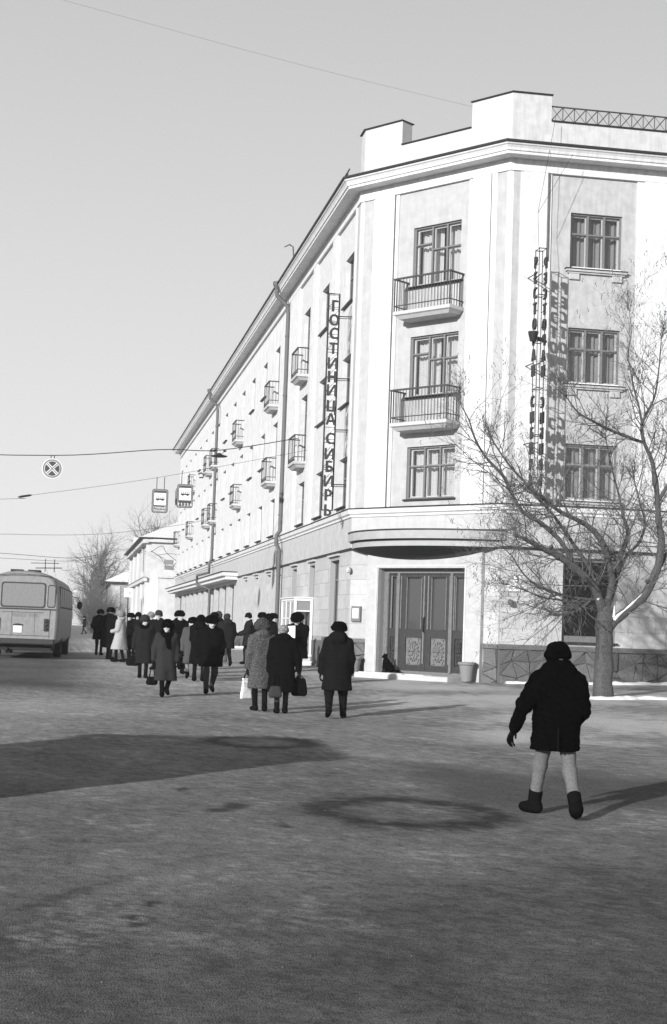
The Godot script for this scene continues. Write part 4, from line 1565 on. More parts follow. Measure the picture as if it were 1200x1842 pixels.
	if ring.size():
		part("collar", put(ArrayMesh.new(), nets(ring, fineness * 0.7, 0.03, [], 0.014, 400.0), o.collar_mat), null, root)
	if o.get("belt", false):
		var b := []
		for i in 12:
			var p := TAU * i / 12
			var q := TAU * (i + 1) / 12
			b.append([Vector3(cos(p) * 0.2, 1.02, sin(p) * 0.133), Vector3(cos(q) * 0.2, 1.02, sin(q) * 0.133), 0.018, 0.018])
		for e in b:
			e[0] = J.call(e[0]); e[1] = J.call(e[1])
		part("belt", put(ArrayMesh.new(), nets(b, 0.012, 0.01), o.get("belt_mat", M["leather"])), null, coat)
	if o.get("slit", false):
		var b := MB.new()
		b.box(Vector3(-0.008, hem + 0.02, -0.205 - bulk), Vector3(0.008, hem + 0.24, -0.185 - bulk))
		part("back_vent", b, M["coat black"], coat)
	# hat
	part("hat", put(ArrayMesh.new(), hat_mesh(o.hat), o.get("hat_mat", M["fur black"]), Transform3D(ht.basis * Basis.from_scale(o.get("hat_shape", Vector3.ONE) * o.get("hat_size", 1.0)), ht.origin)), null, root)
	if o.get("moustache", false):
		var b := MB.new()
		b.tube([ht * Vector3(-0.03, -0.062, 0.088), ht * Vector3(0, -0.052, 0.104), ht * Vector3(0.03, -0.062, 0.088)], [0.005, 0.009, 0.005], 5)
		part("moustache", b, M["fur black"], root)
	var g := root.transform
	return {"root": root, "left": g * (wr[0] + (wr[0] - el[0]).normalized() * 0.13), "right": g * (wr[1] + (wr[1] - el[1]).normalized() * 0.13), "head": g * ht.origin}


func bag(called: String, hand: Vector3, turn: float, w: float, h: float, d: float, strap: float, body: Material, label: String, category: String) -> void:
	var o := thing(called, label, category, hand - Vector3(0, strap + h, 0), turn)
	var b := []
	for i in 7:
		var t := i / 6.0
		var rr := d * lerpf(0.5, 0.28, t)
		var y := lerpf(rr, h - rr, t)
		var x := lerpf(w * 0.5, w * 0.38, t) - rr
		b.append([Vector3(-x, y, 0), Vector3(x, y, 0), rr, rr])
	part("bag_body", put(ArrayMesh.new(), nets(b, 0.012, 0.04, [], 0.008, 120.0), body), null, o)
	for s in [-1, 1]:
		var m := MB.new()
		m.tube([Vector3(-w * 0.25, h - 0.01, s * d * 0.2), Vector3(-w * 0.12, h + strap * 0.8, s * 0.01), Vector3(0, h + strap, 0), Vector3(w * 0.12, h + strap * 0.8, s * 0.01), Vector3(w * 0.25, h - 0.01, s * d * 0.2)], [0.008, 0.008, 0.008, 0.008, 0.008], 5)
		part("handle", m, M["leather"], o)


func make_people() -> void:
	make_body_parts()
	var blk: Material = M["coat black"]
	var step_l := {"fl": Vector3(0.09, 0.075, 0.20), "fr": Vector3(-0.09, 0.16, -0.24)}
	var step_r := {"fr": Vector3(-0.09, 0.075, 0.20), "fl": Vector3(0.09, 0.16, -0.24)}
	# the walker in front
	var s := person({"label": "man in black fur jacket, light trousers and black boots walking away in the foreground", "x": 4.86, "z": -14.83, "h": 1.70, "turn": PI - 0.10, "coat": M["fur black"], "trousers": M["trousers light"], "boots": M["boots"], "hem": 0.66, "bulk": 0.035, "flare": -0.01, "furry": true, "collar": "shawl", "hat": "ushanka", "hat_size": 0.98, "hat_shape": Vector3(0.9, 1.1, 1.0), "cell": 0.014,
		"fl": Vector3(0.12, 0.085, 0.27), "fr": Vector3(-0.19, 0.12, -0.26), "toe": [Vector3(0.08, -0.03, 0.14), Vector3(-0.03, -0.07, 0.13)], "hl": Vector3(0.43, 0.92, -0.03), "hr": Vector3(-0.17, 0.95, 0.22), "boot": 1.27, "boot_top": 0.16, "hand": 1.06, "twist": 0.8, "sleeve": -0.004, "leg": 1.1, "lean": 0.03, "slit": true,
		"coat_extra": [[Vector3(0.06, 1.46, -0.05), Vector3(0.24, 1.24, -0.06), 0.10, 0.11], [Vector3(-0.05, 1.46, -0.05), Vector3(-0.18, 1.36, -0.05), 0.10, 0.09], [Vector3(-0.06, 1.505, -0.05), Vector3(0.06, 1.505, -0.05), 0.088, 0.088], [Vector3(-0.20, 1.30, -0.02), Vector3(-0.24, 1.10, -0.02), 0.11, 0.10]]})
	# the three seen from behind at the middle
	var d := {"label": "man in long black overcoat and fur hat walking away towards the entrance", "x": 4.98, "z": -27.8, "h": 1.74, "turn": PI - 0.15, "coat": M["coat dark"], "trousers": M["trousers dark"], "hem": 0.50, "bulk": 0.02, "flare": 0.035, "collar": "hood", "hat": "ushanka", "hat_mat": M["fur black"], "fl": Vector3(0.16, 0.15, -0.25), "fr": Vector3(-0.11, 0.075, 0.22), "hl": Vector3(0.30, 0.84, 0.02), "hr": Vector3(-0.25, 0.85, 0.12), "leg": 1.4, "cell": 0.02}
	person(d)
	d = {"label": "woman in long mottled fur coat with belt, seen from behind", "x": 3.72, "z": -29.2, "h": 1.69, "turn": PI + 0.12, "coat": M["fur coat"], "trousers": M["trousers dark"], "hem": 0.44, "bulk": 0.025, "flare": 0.03, "furry": true, "collar": "shawl", "hat": "fuzzy", "hat_mat": M["fur grey"], "hat_size": 1.02, "belt": true, "hl": Vector3(0.27, 0.83, 0.0), "hr": Vector3(-0.27, 0.83, 0.05), "fl": Vector3(0.08, 0.075, 0.05), "fr": Vector3(-0.08, 0.075, -0.06), "boot_top": 0.3, "cell": 0.02}
	var r := person(d)
	bag("plastic_bag", r.left, PI + 0.5, 0.26, 0.40, 0.07, 0.10, M["paper"], "white plastic carrier bag held by the woman in the mottled fur coat", "bag")
	d = {"label": "woman in black coat and pale knitted hat, beside the mottled fur coat", "x": 4.06, "z": -28.7, "h": 1.64, "turn": PI - 0.1, "coat": blk, "trousers": M["trousers grey"], "hem": 0.42, "bulk": 0.025, "flare": 0.05, "collar": "shawl", "hat": "knit", "hat_mat": M["fur light"], "hl": Vector3(0.25, 0.85, 0.0), "hr": Vector3(-0.33, 0.86, 0.06), "fl": Vector3(0.08, 0.075, -0.05), "fr": Vector3(-0.08, 0.075, 0.06), "cell": 0.02}
	r = person(d)
	bag("handbag", r.left + Vector3(0.10, 0.06, 0.22), PI, 0.24, 0.22, 0.09, 0.24, M["trousers grey"], "grey striped handbag hanging behind the woman in the pale knitted hat", "bag")
	bag("shopping_bag", r.right, PI, 0.30, 0.34, 0.12, 0.05, blk, "black shopping bag held low beside the man in the overcoat", "bag")
	# the reader
	d = {"label": "man in black coat and big fur hat reading a white paper by the glazed booth", "x": 5.87, "z": -38.9, "h": 1.78, "turn": -0.35, "coat": blk, "trousers": M["trousers grey"], "hem": 0.66, "bulk": 0.05, "collar": "fur", "hat": "ushanka", "hat_size": 1.15, "hl": Vector3(0.05, 1.14, 0.33), "hr": Vector3(-0.14, 1.22, 0.34), "face": Vector2(-0.2, 0.35), "lean": 0.10, "glove": M["skin"], "fl": Vector3(0.08, 0.075, 0.1), "fr": Vector3(-0.1, 0.12, -0.1)}
	r = person(d)
	var b := MB.new()
	b.quad(Vector3(-0.12, -0.02, 0.02), Vector3(0.13, -0.04, 0.04), Vector3(0.15, 0.28, -0.02), Vector3(-0.09, 0.30, -0.04), Vector3(0, 0, 1))
	b.quad(Vector3(-0.12, -0.02, 0.024), Vector3(0.13, -0.04, 0.044), Vector3(0.10, -0.17, 0.10), Vector3(-0.08, -0.15, 0.09), Vector3(0, 0, 1))
	var pp := single("paper_sheet", b, M["paper"], "folded white paper held up by the man in the big fur hat", "paper")
	pp.position = r.right.lerp(r.left, 0.35) + Vector3(-0.04, 0.02, 0.06)
	pp.rotation = Vector3(-0.3, -0.3, 0.15)
	# coming towards the camera
	d = {"label": "woman in long grey coat with black fur collar, nearest of those walking towards the camera", "x": 2.14, "z": -33.0, "h": 1.60, "turn": 0.12, "coat": M["coat grey"], "trousers": M["trousers dark"], "hem": 0.36, "flare": 0.04, "bulk": 0.01, "collar": "shawl", "collar_mat": M["fur black"], "hat": "fuzzy", "hat_mat": M["fur black"], "hat_size": 0.98, "hr": Vector3(-0.30, 0.80, 0.03), "hl": Vector3(0.26, 0.83, 0.06), "boot_top": 0.3}
	d.merge(step_r)
	r = person(d)
	bag("handbag", r.right, 0.3, 0.24, 0.17, 0.10, 0.26, M["leather"], "small black handbag on long straps, held by the woman in the black fur collar", "bag")
	d = {"label": "man with moustache in black coat and black fur hat striding towards the camera", "x": 3.24, "z": -34.6, "h": 1.71, "turn": 0.05, "coat": blk, "trousers": M["trousers grey"], "hem": 0.60, "bulk": 0.035, "collar": "fur", "hat": "ushanka", "hat_size": 1.05, "moustache": true, "hl": Vector3(0.24, 0.92, 0.10), "hr": Vector3(-0.26, 0.86, 0.0), "leg": 1.15}
	d.merge(step_r)
	person(d)
	d = {"label": "woman in plain charcoal coat and grey hat carrying a dark bag", "x": 2.06, "z": -40.9, "h": 1.61, "turn": 0.0, "coat": M["coat charcoal"], "trousers": M["trousers dark"], "hem": 0.40, "flare": 0.02, "bulk": 0.02, "collar": "fur", "collar_mat": M["fur black"], "hat": "fuzzy", "hat_mat": M["coat grey"], "hat_size": 0.92, "hr": Vector3(-0.29, 0.82, 0.02), "fl": Vector3(0.08, 0.075, 0.06), "fr": Vector3(-0.08, 0.075, -0.05)}
	r = person(d)
	bag("shopping_bag", r.right, 0.2, 0.34, 0.26, 0.14, 0.12, M["leather"], "dark shopping bag held by the woman in the plain charcoal coat", "bag")
	d = {"label": "woman in lighter grey belted coat and black fur hat", "x": 3.32, "z": -40.7, "h": 1.62, "turn": -0.05, "coat": M["coat mid"], "trousers": M["skin"], "hem": 0.44, "flare": 0.03, "bulk": 0.02, "collar": "plain", "hat": "ushanka", "belt": true, "belt_mat": M["coat mid"], "hr": Vector3(-0.27, 0.83, 0.06), "boot_top": 0.12, "leg": 0.85}
	d.merge(step_l)
	r = person(d)
	bag("shopping_bag", r.right, 0.8, 0.26, 0.32, 0.08, 0.10, blk, "narrow black bag held by the woman in the lighter grey belted coat", "bag")
	person({"label": "tall man in dark coat and black fur hat just left of the lighter belted coat", "x": 3.19, "z": -44.0, "h": 1.75, "turn": 0.2, "coat": blk, "trousers": M["trousers dark"], "hem": 0.55, "bulk": 0.02, "collar": "fur", "hat": "ushanka"})
	person({"label": "tall man in dark coat and grey cap looking left behind the charcoal coat", "x": 2.74, "z": -46.0, "h": 1.73, "turn": -0.7, "coat": M["coat dark"], "trousers": M["trousers dark"], "hem": 0.5, "bulk": 0.03, "collar": "plain", "hat": "cap", "hat_mat": M["coat grey"]})
	person({"label": "person in a black hooded coat close behind the man with the moustache", "x": 3.46, "z": -40.0, "h": 1.68, "turn": 2.9, "coat": blk, "trousers": M["trousers dark"], "hem": 0.45, "bulk": 0.02, "collar": "hood", "hat": "hood"})
	d = {"label": "man in dark grey coat and cap walking away past the shops", "x": 5.17, "z": -49.8, "h": 1.70, "turn": PI + 0.2, "coat": M["coat charcoal"], "trousers": M["trousers dark"], "hem": 0.60, "bulk": 0.05, "collar": "hood", "hat": "cap", "hat_mat": M["coat grey"], "leg": 1.1}
	d.merge(step_l)
	person(d)
	person({"label": "person in pale fuzzy hat and dark coat, farther than the man in the cap", "x": 5.36, "z": -54.5, "h": 1.74, "turn": PI, "coat": M["coat dark"], "trousers": M["trousers dark"], "hem": 0.45, "collar": "fur", "hat": "fuzzy", "hat_mat": M["fur grey"], "hat_size": 0.9})
	person({"label": "man in dark coat turned sideways, just left of the man in the cap", "x": 4.98, "z": -52.0, "h": 1.70, "turn": -1.1, "coat": blk, "trousers": M["trousers dark"], "hem": 0.5, "collar": "fur", "hat": "ushanka"})
	person({"label": "man in dark jacket and flat cap standing in profile by the wall", "x": 6.15, "z": -52.0, "h": 1.71, "turn": -1.5, "coat": M["coat charcoal"], "trousers": M["trousers dark"], "hem": 0.62, "bulk": 0.02, "collar": "plain", "hat": "cap", "hat_mat": M["coat dark"]})
	person({"label": "man in dark coat facing the camera behind the mottled fur coat", "x": 6.09, "z": -48.0, "h": 1.75, "turn": 0.2, "coat": blk, "trousers": M["trousers dark"], "hem": 0.5, "collar": "fur", "hat": "ushanka"})
	person({"label": "person in dark coat and grey fuzzy hat with back turned, left of the glazed booth", "x": 6.06, "z": -46.0, "h": 1.72, "turn": 2.7, "coat": M["coat dark"], "trousers": M["trousers dark"], "hem": 0.45, "collar": "fur", "hat": "fuzzy", "hat_mat": M["fur black"], "hat_size": 0.92})
	person({"label": "person in black fur hat looking right, against the left pane of the booth", "x": 6.62, "z": -49.5, "h": 1.72, "turn": 1.2, "coat": blk, "trousers": M["trousers dark"], "hem": 0.45, "collar": "fur", "hat": "ushanka"})
	# the knot of people at the left
	person({"label": "man in black coat and black fur hat, leftmost of the group waiting at the roadside", "x": 1.29, "z": -59.6, "h": 1.70, "turn": 2.8, "coat": blk, "trousers": M["trousers dark"], "hem": 0.60, "bulk": 0.03, "collar": "fur", "hat": "ushanka"})
	person({"label": "man in long black coat standing with back turned, left of the pale coat", "x": 1.51, "z": -53.4, "h": 1.74, "turn": 2.4, "coat": blk, "trousers": M["trousers dark"], "hem": 0.40, "bulk": 0.05, "flare": 0.04, "collar": "fur", "hat": "ushanka"})
	person({"label": "woman in pale belted coat and pale fuzzy hat standing at the roadside", "x": 1.80, "z": -51.3, "h": 1.64, "turn": -1.9, "coat": M["coat light"], "trousers": M["trousers dark"], "hem": 0.42, "bulk": 0.03, "flare": 0.09, "collar": "shawl", "hat": "fuzzy", "hat_mat": M["fur light"], "hat_size": 1.05, "belt": true, "belt_mat": M["coat mid"], "hr": Vector3(-0.12, 1.05, 0.26), "hl": Vector3(0.12, 1.05, 0.26), "fl": Vector3(0.08, 0.075, 0.1), "fr": Vector3(-0.08, 0.075, -0.12), "boot_top": 0.3})
	person({"label": "person in black coat turned left, just right of the pale coat", "x": 2.17, "z": -52.2, "h": 1.58, "turn": -1.4, "coat": blk, "trousers": M["trousers dark"], "hem": 0.45, "collar": "fur", "hat": "ushanka"})
	person({"label": "person in dark hood behind the woman in the plain charcoal coat", "x": 2.37, "z": -51.5, "h": 1.62, "turn": -0.6, "coat": M["coat dark"], "trousers": M["trousers dark"], "hem": 0.45, "collar": "hood", "hat": "hood", "hat_mat": M["fur black"]})
	person({"label": "person in a blurred pale fluffy hat far behind the charcoal coat", "x": 3.06, "z": -57.0, "h": 1.64, "turn": 0.5, "coat": M["coat dark"], "trousers": M["trousers dark"], "hem": 0.45, "collar": "fur", "hat": "fuzzy", "hat_mat": M["fur light"]})
	d = {"label": "lone dark figure walking far down the street beyond the bus", "x": 1.72, "z": -146.0, "h": 1.68, "turn": -1.3, "coat": blk, "trousers": M["trousers dark"], "hem": 0.7, "collar": "fur", "hat": "ushanka", "cell": 0.035}
	d.merge(step_l)
	person(d)


func make_dog() -> void:
	var o := thing("dog", "black dog sitting against the lower left panel of the entrance doors", "dog", FC * Vector3(1.82, 0.115, 0.30), -1.0)
	var b := [[Vector3(0, 0.13, -0.12), Vector3(0, 0.20, -0.06), 0.125, 0.115], [Vector3(0, 0.20, -0.05), Vector3(0, 0.34, 0.05), 0.11, 0.085], [Vector3(0, 0.34, 0.05), Vector3(0, 0.46, 0.08), 0.065, 0.055], [Vector3(0, 0.475, 0.09), Vector3(0, 0.47, 0.11), 0.06, 0.055], [Vector3(0, 0.455, 0.14), Vector3(0, 0.44, 0.20), 0.035, 0.024],
		[Vector3(-0.05, 0.50, 0.07), Vector3(-0.065, 0.56, 0.06), 0.024, 0.010], [Vector3(0.05, 0.50, 0.07), Vector3(0.065, 0.56, 0.06), 0.024, 0.010]]
	for s in [-1, 1]:
		b.append_array([[Vector3(s * 0.055, 0.30, 0.07), Vector3(s * 0.055, 0.15, 0.10), 0.042, 0.03], [Vector3(s * 0.055, 0.15, 0.10), Vector3(s * 0.055, 0.03, 0.10), 0.028, 0.022], [Vector3(s * 0.055, 0.022, 0.10), Vector3(s * 0.055, 0.02, 0.14), 0.024, 0.02]])
		b.append_array([[Vector3(s * 0.09, 0.12, -0.12), Vector3(s * 0.11, 0.15, 0.01), 0.07, 0.05], [Vector3(s * 0.11, 0.15, 0.01), Vector3(s * 0.11, 0.04, -0.09), 0.045, 0.03], [Vector3(s * 0.11, 0.025, -0.09), Vector3(s * 0.11, 0.022, 0.04), 0.028, 0.024]])
	b.append_array([[Vector3(0, 0.06, -0.22), Vector3(0.08, 0.04, -0.34), 0.035, 0.03], [Vector3(0.08, 0.04, -0.34), Vector3(0.2, 0.045, -0.36), 0.03, 0.018]])
	part("body", put(ArrayMesh.new(), nets(b, 0.012, 0.03, [], 0.006, 500.0), M["fur black"]), null, o)


# ---------------------------------------------------------------- trees
func sprout(b: MB, p: Vector3, dir: Vector3, length: float, r: float, level: int, lift: float, tips: Array) -> void:
	var n := 4 if level < 3 else 3
	var pts := [p]
	var rr := [r]
	var d := dir.normalized()
	var at := p
	for i in n:
		d = (d + Vector3(rng.randf_range(-1, 1), rng.randf_range(-1, 1), rng.randf_range(-1, 1)) * 0.26 + Vector3(0, lift, 0)).normalized()
		at += d * length / n
		pts.append(at)
		rr.append(lerpf(r, r * 0.28, float(i + 1) / n))
		if level < 3:
			var kids := rng.randi_range(1, 3) if level == 1 else rng.randi_range(0, 2)
			for k in kids:
				var side := d.cross(Vector3(rng.randf_range(-1, 1), rng.randf_range(-1, 1), rng.randf_range(-1, 1))).normalized()
				var cd := (d * 0.75 + side * 0.8).normalized()
				sprout(b, at, cd, length * rng.randf_range(0.32, 0.58), maxf(rr[i + 1] * 0.75, 0.0022), level + 1, lift * 0.8, tips)
	b.tube(pts, rr, 5 if level == 1 else 3, false)
	tips.append(at)


func make_street_tree() -> void:
	var o := thing("street_tree", "bare pollarded tree with snow in its fork, in front of the right facade", "tree")
	var limbs := [
		["trunk", [12.54, -0.29, -34.6, 0.27, 12.54, 0.25, -34.6, 0.225, 12.54, 0.91, -34.6, 0.205, 12.55, 1.56, -34.6, 0.2, 12.57, 2.02, -34.6, 0.19]],
		["L1", [12.51, 1.95, -34.6, 0.14, 12.23, 2.45, -34.42, 0.125, 11.92, 2.72, -34.24, 0.115, 11.38, 3.08, -34.06, 0.1, 10.7, 3.36, -33.88, 0.075, 10.23, 3.54, -33.7, 0.055]],
		["L2", [12.54, 2.02, -34.6, 0.1, 12.43, 2.43, -34.72, 0.085, 12.27, 2.91, -34.83, 0.075, 11.98, 3.36, -34.95, 0.065, 11.6, 3.92, -35.07, 0.05, 11.26, 4.38, -35.18, 0.04, 10.94, 4.71, -35.3, 0.03]],
		["L3", [12.57, 2.06, -34.6, 0.13, 12.69, 2.62, -34.57, 0.105, 12.59, 3.06, -34.54, 0.095, 12.46, 3.5, -34.51, 0.09, 12.12, 3.89, -34.48, 0.08, 11.79, 4.06, -34.45, 0.072, 11.31, 4.26, -34.42, 0.06, 10.96, 4.5, -34.39, 0.052, 10.5, 4.84, -34.36, 0.04, 10.01, 5.3, -34.33, 0.03, 9.58, 5.86, -34.3, 0.018]],
		["L1b", [11.55, 2.98, -34.1, 0.07, 11.27, 3.48, -34.03, 0.065, 10.72, 3.92, -33.97, 0.06, 10.32, 4.11, -33.9, 0.055, 10.08, 4.35, -33.83, 0.052, 9.75, 4.92, -33.77, 0.042, 9.28, 5.36, -33.7, 0.034, 9.0, 5.76, -33.63, 0.027, 8.83, 6.17, -33.57, 0.02, 8.62, 6.47, -33.5, 0.012]],
		["L4", [12.65, 2.16, -34.6, 0.1, 12.83, 2.71, -34.71, 0.09, 12.97, 3.23, -34.83, 0.08, 13.16, 3.66, -34.94, 0.07, 13.23, 3.94, -35.05, 0.055, 13.16, 4.25, -35.16, 0.045, 13.1, 4.72, -35.27, 0.035, 12.92, 5.49, -35.39, 0.025, 12.8, 6.18, -35.5, 0.015]],
		["R", [12.61, 1.5, -34.6, 0.13, 12.71, 1.67, -34.57, 0.145, 13.12, 2.04, -34.53, 0.135, 13.46, 2.34, -34.5, 0.125, 13.68, 2.8, -34.47, 0.12, 13.81, 3.21, -34.43, 0.11, 13.84, 3.66, -34.4, 0.1, 13.73, 4.15, -34.37, 0.095, 13.7, 4.63, -34.33, 0.085, 13.54, 5.51, -34.3, 0.07, 13.32, 5.97, -34.27, 0.06, 13.22, 6.36, -34.23, 0.045, 13.32, 6.66, -34.2, 0.04, 13.51, 7.1, -34.17, 0.03, 13.58, 7.73, -34.13, 0.022, 13.62, 8.46, -34.1, 0.012]],
		["R2", [13.33, 5.98, -34.29, 0.05, 12.98, 6.05, -34.17, 0.045, 12.42, 6.19, -34.05, 0.04, 11.87, 6.39, -33.94, 0.034, 11.5, 6.54, -33.82, 0.028, 11.18, 6.85, -33.7, 0.014]],
		["R3", [13.25, 6.26, -34.24, 0.035, 13.17, 6.79, -34.27, 0.03, 13.04, 7.24, -34.29, 0.025, 12.93, 7.78, -34.32, 0.02, 12.89, 8.07, -34.35, 0.017, 12.97, 8.62, -34.37, 0.012, 12.92, 9.14, -34.4, 0.007]],
		["S1", [12.31, 2.18, -34.6, 0.05, 12.08, 2.22, -34.48, 0.045, 11.65, 2.25, -34.35, 0.04, 11.23, 2.33, -34.23, 0.035, 10.8, 2.45, -34.1, 0.03, 10.49, 2.59, -33.98, 0.025, 10.21, 2.83, -33.85, 0.02, 9.99, 3.1, -33.73, 0.016, 9.72, 3.3, -33.6, 0.01]],
		["S2", [12.34, 2.24, -34.6, 0.045, 12.09, 2.17, -34.43, 0.042, 11.77, 1.95, -34.25, 0.036, 11.43, 1.87, -34.08, 0.032, 11.16, 1.82, -33.9, 0.026]],
		["S3", [12.23, 2.21, -34.6, 0.035, 11.65, 2.17, -34.34, 0.03, 11.16, 2.18, -34.08, 0.025, 10.67, 2.23, -33.82, 0.02, 10.26, 2.35, -33.56, 0.015, 9.79, 2.45, -33.3, 0.008]],
		["B1", [13.68, 2.8, -34.48, 0.08, 14.04, 3.34, -34.66, 0.07, 14.47, 3.88, -34.85, 0.06, 14.86, 4.47, -35.03, 0.05, 15.17, 5.18, -35.22, 0.035, 15.36, 6.04, -35.4, 0.02]],
		["B2", [13.7, 4.57, -34.35, 0.06, 13.97, 5.1, -34.26, 0.05, 14.24, 5.71, -34.18, 0.04, 14.36, 6.37, -34.09, 0.028, 14.61, 7.04, -34.0, 0.015]],
		["L5", [12.88, 2.89, -34.75, 0.06, 13.21, 3.32, -35.0, 0.05, 13.61, 3.68, -35.25, 0.042, 13.84, 4.18, -35.5, 0.035, 13.79, 4.75, -35.75, 0.025, 13.72, 5.32, -36.0, 0.012]],
	]
	var twigs := MB.new()
	var tips := []
	for q in limbs:
		var a: Array = q[1]
		var pts := []
		var rr := []
		for i in range(0, a.size(), 4):
			pts.append(Vector3(a[i], a[i + 1], a[i + 2]))
			rr.append(a[i + 3])
		var fp := []                                                  # finer, slightly crooked
		var fr := []
		for i in pts.size() - 1:
			var steps := 4
			for k in steps:
				var t := float(k) / steps
				var p: Vector3 = pts[i].cubic_interpolate(pts[i + 1], pts[maxi(i - 1, 0)], pts[mini(i + 2, pts.size() - 1)], t)
				var w: float = lerpf(rr[i], rr[i + 1], t) * (1.0 if q[0] == "trunk" else 0.9)
				fp.append(p + Vector3(broad.get_noise_1d(p.y * 90.0), 0, broad.get_noise_1d(p.y * 90.0 + 500.0)) * w * 0.35)
				fr.append(w * (1.0 + 0.30 * broad.get_noise_1d(p.y * 420.0 + p.x * 500.0)) * (1.0 if q[0] == "trunk" else 0.9))
		fp.append(pts[-1])
		fr.append(rr[-1])
		var b := MB.new()
		b.tube(fp, fr, 14 if q[0] == "trunk" else 9)
		if q[0] == "trunk":                                           # root flare
			for k in 6:
				var an := TAU * k / 6.0 + 0.3
				b.tube([fp[2] + Vector3(cos(an), 0.25, sin(an)) * 0.1, fp[1] + Vector3(cos(an) * 0.19, 0.02, sin(an) * 0.19), fp[0] + Vector3(cos(an) * 0.36, 0.0, sin(an) * 0.36)], [0.10, 0.09, 0.05], 6)
			part("trunk", b, M["bark"], o)
			continue
		for k in 2:                                                 # cut stubs and knots
			var i := rng.randi_range(3, maxi(4, fp.size() - 4))
			if i < fp.size() and fr[i] > 0.035:
				var sd := Vector3(rng.randf_range(-1, 1), rng.randf_range(-0.2, 1), rng.randf_range(-0.3, 1)).normalized()
				b.tube([fp[i], fp[i] + sd * fr[i] * 1.25, fp[i] + sd * (fr[i] + rng.randf_range(0.03, 0.14))], [fr[i] * 0.62, fr[i] * 0.52, fr[i] * 0.44], 7)
		part("limb", b, M["bark"], o)
		# shoots
		var run := 0.0
		var nxt := 0.45
		for i in range(1, fp.size()):
			run += (fp[i] - fp[i - 1]).length()
			if run > nxt and fr[i] < 0.115:
				nxt = run + rng.randf_range(0.055, 0.14)
				var d: Vector3 = (fp[i] - fp[i - 1]).normalized()
				var side := d.cross(Vector3(rng.randf_range(-1, 1), rng.randf_range(-1, 1), rng.randf_range(-1, 1))).normalized()
				var left := Vector3(-0.25, 0.15, 0.0)
				sprout(twigs, fp[i], d * 0.55 + side * 0.9 + left, rng.randf_range(0.7, 2.0), minf(fr[i] * 0.5, 0.016), 1, 0.05, tips)
		for k in 5:
			var d: Vector3 = (fp[-1] - fp[-3]).normalized()
			sprout(twigs, fp[-1], d + Vector3(rng.randf_range(-0.7, 0.7), rng.randf_range(-0.4, 0.7), rng.randf_range(-0.7, 0.7)), rng.randf_range(0.35, 0.9), minf(fr[-1], 0.014), 1, 0.06, tips)
	var tw := part("twigs", twigs, M["twig"], o)
	tw.set_meta("kind", "stuff")
	var seeds := MB.new()
	for t in tips:
		if rng.randf() < 0.10:
			for k in 3:
				var p: Vector3 = t + Vector3(rng.randf_range(-0.03, 0.03), -0.04 * k, rng.randf_range(-0.03, 0.03))
				seeds.lathe([Vector2(0, -0.028), Vector2(0.012, 0), Vector2(0, 0.022)], p, 4)
	var sd := part("dry_seeds", seeds, M["twig"], o)
	sd.set_meta("kind", "stuff")
	var sn := MB.new()
	sn.tube([Vector3(12.72, 1.76, -34.46), Vector3(12.80, 1.86, -34.44), Vector3(12.95, 1.99, -34.42), Vector3(13.12, 2.14, -34.42), Vector3(13.3, 2.31, -34.43), Vector3(13.42, 2.43, -34.44)], [0.045, 0.04, 0.018, 0.03, 0.012, 0.005], 8)
	sn.tube([Vector3(12.70, 1.82, -34.44), Vector3(12.715, 1.95, -34.44), Vector3(12.73, 2.1, -34.47)], [0.035, 0.028, 0.01], 7)
	sn.tube([Vector3(12.28, 2.22, -34.40), Vector3(12.34, 2.28, -34.40)], [0.03, 0.022], 6)
	part("snow", sn, M["snow"], o)


func bare_tree(at: Vector3, height: float, spread: float, dense: int, label: String) -> void:
	var o := thing("bare_tree", label, "tree", at, 0.0, "bare trees far down the street")
	var b := MB.new()
	var pts := []
	var rr := []
	for i in 6:
		pts.append(Vector3(rng.randf_range(-0.1, 0.1) * i, height * 0.14 * i, rng.randf_range(-0.1, 0.1) * i))
		rr.append(height * 0.02 * (1.0 - i * 0.15))
	b.tube(pts, rr, 7)
	part("trunk", b, M["far twig"], o)
	var t := MB.new()
	var tips := []
	for k in dense:
		var f := rng.randf_range(0.25, 1.0)
		var a := rng.randf() * TAU
		var p: Vector3 = pts[0].lerp(pts[5], f)
		sprout(t, p, Vector3(cos(a) * spread, rng.randf_range(0.5, 1.3), sin(a) * spread), height * rng.randf_range(0.25, 0.45), height * 0.006, 1, 0.08, tips)
	var c := part("crown", t, M["far twig"], o)
	c.set_meta("kind", "stuff")


func bush(at: Vector3, r: float, h: float, label: String) -> void:
	var o := thing("bush", label, "bush", at)
	var b := MB.new()
	var tips := []
	for k in 150:
		var a := rng.randf() * TAU
		var q := sqrt(rng.randf()) * r * 0.6
		sprout(b, Vector3(cos(a) * q, 0.0, sin(a) * q), Vector3(cos(a) * 0.4, 1.2, sin(a) * 0.4), h * rng.randf_range(0.55, 0.95), 0.03, 1, 0.05, tips)
	var c := part("branches", b, M["twig"], o)
	c.set_meta("kind", "stuff")


# ---------------------------------------------------------------- signs and wires
func letter(root: Node3D, ch: String, height: float, at: Transform3D) -> void:
	var t := flat_text(ch, height, 0.06)
	part("letter", t, M["letter"], root, at)


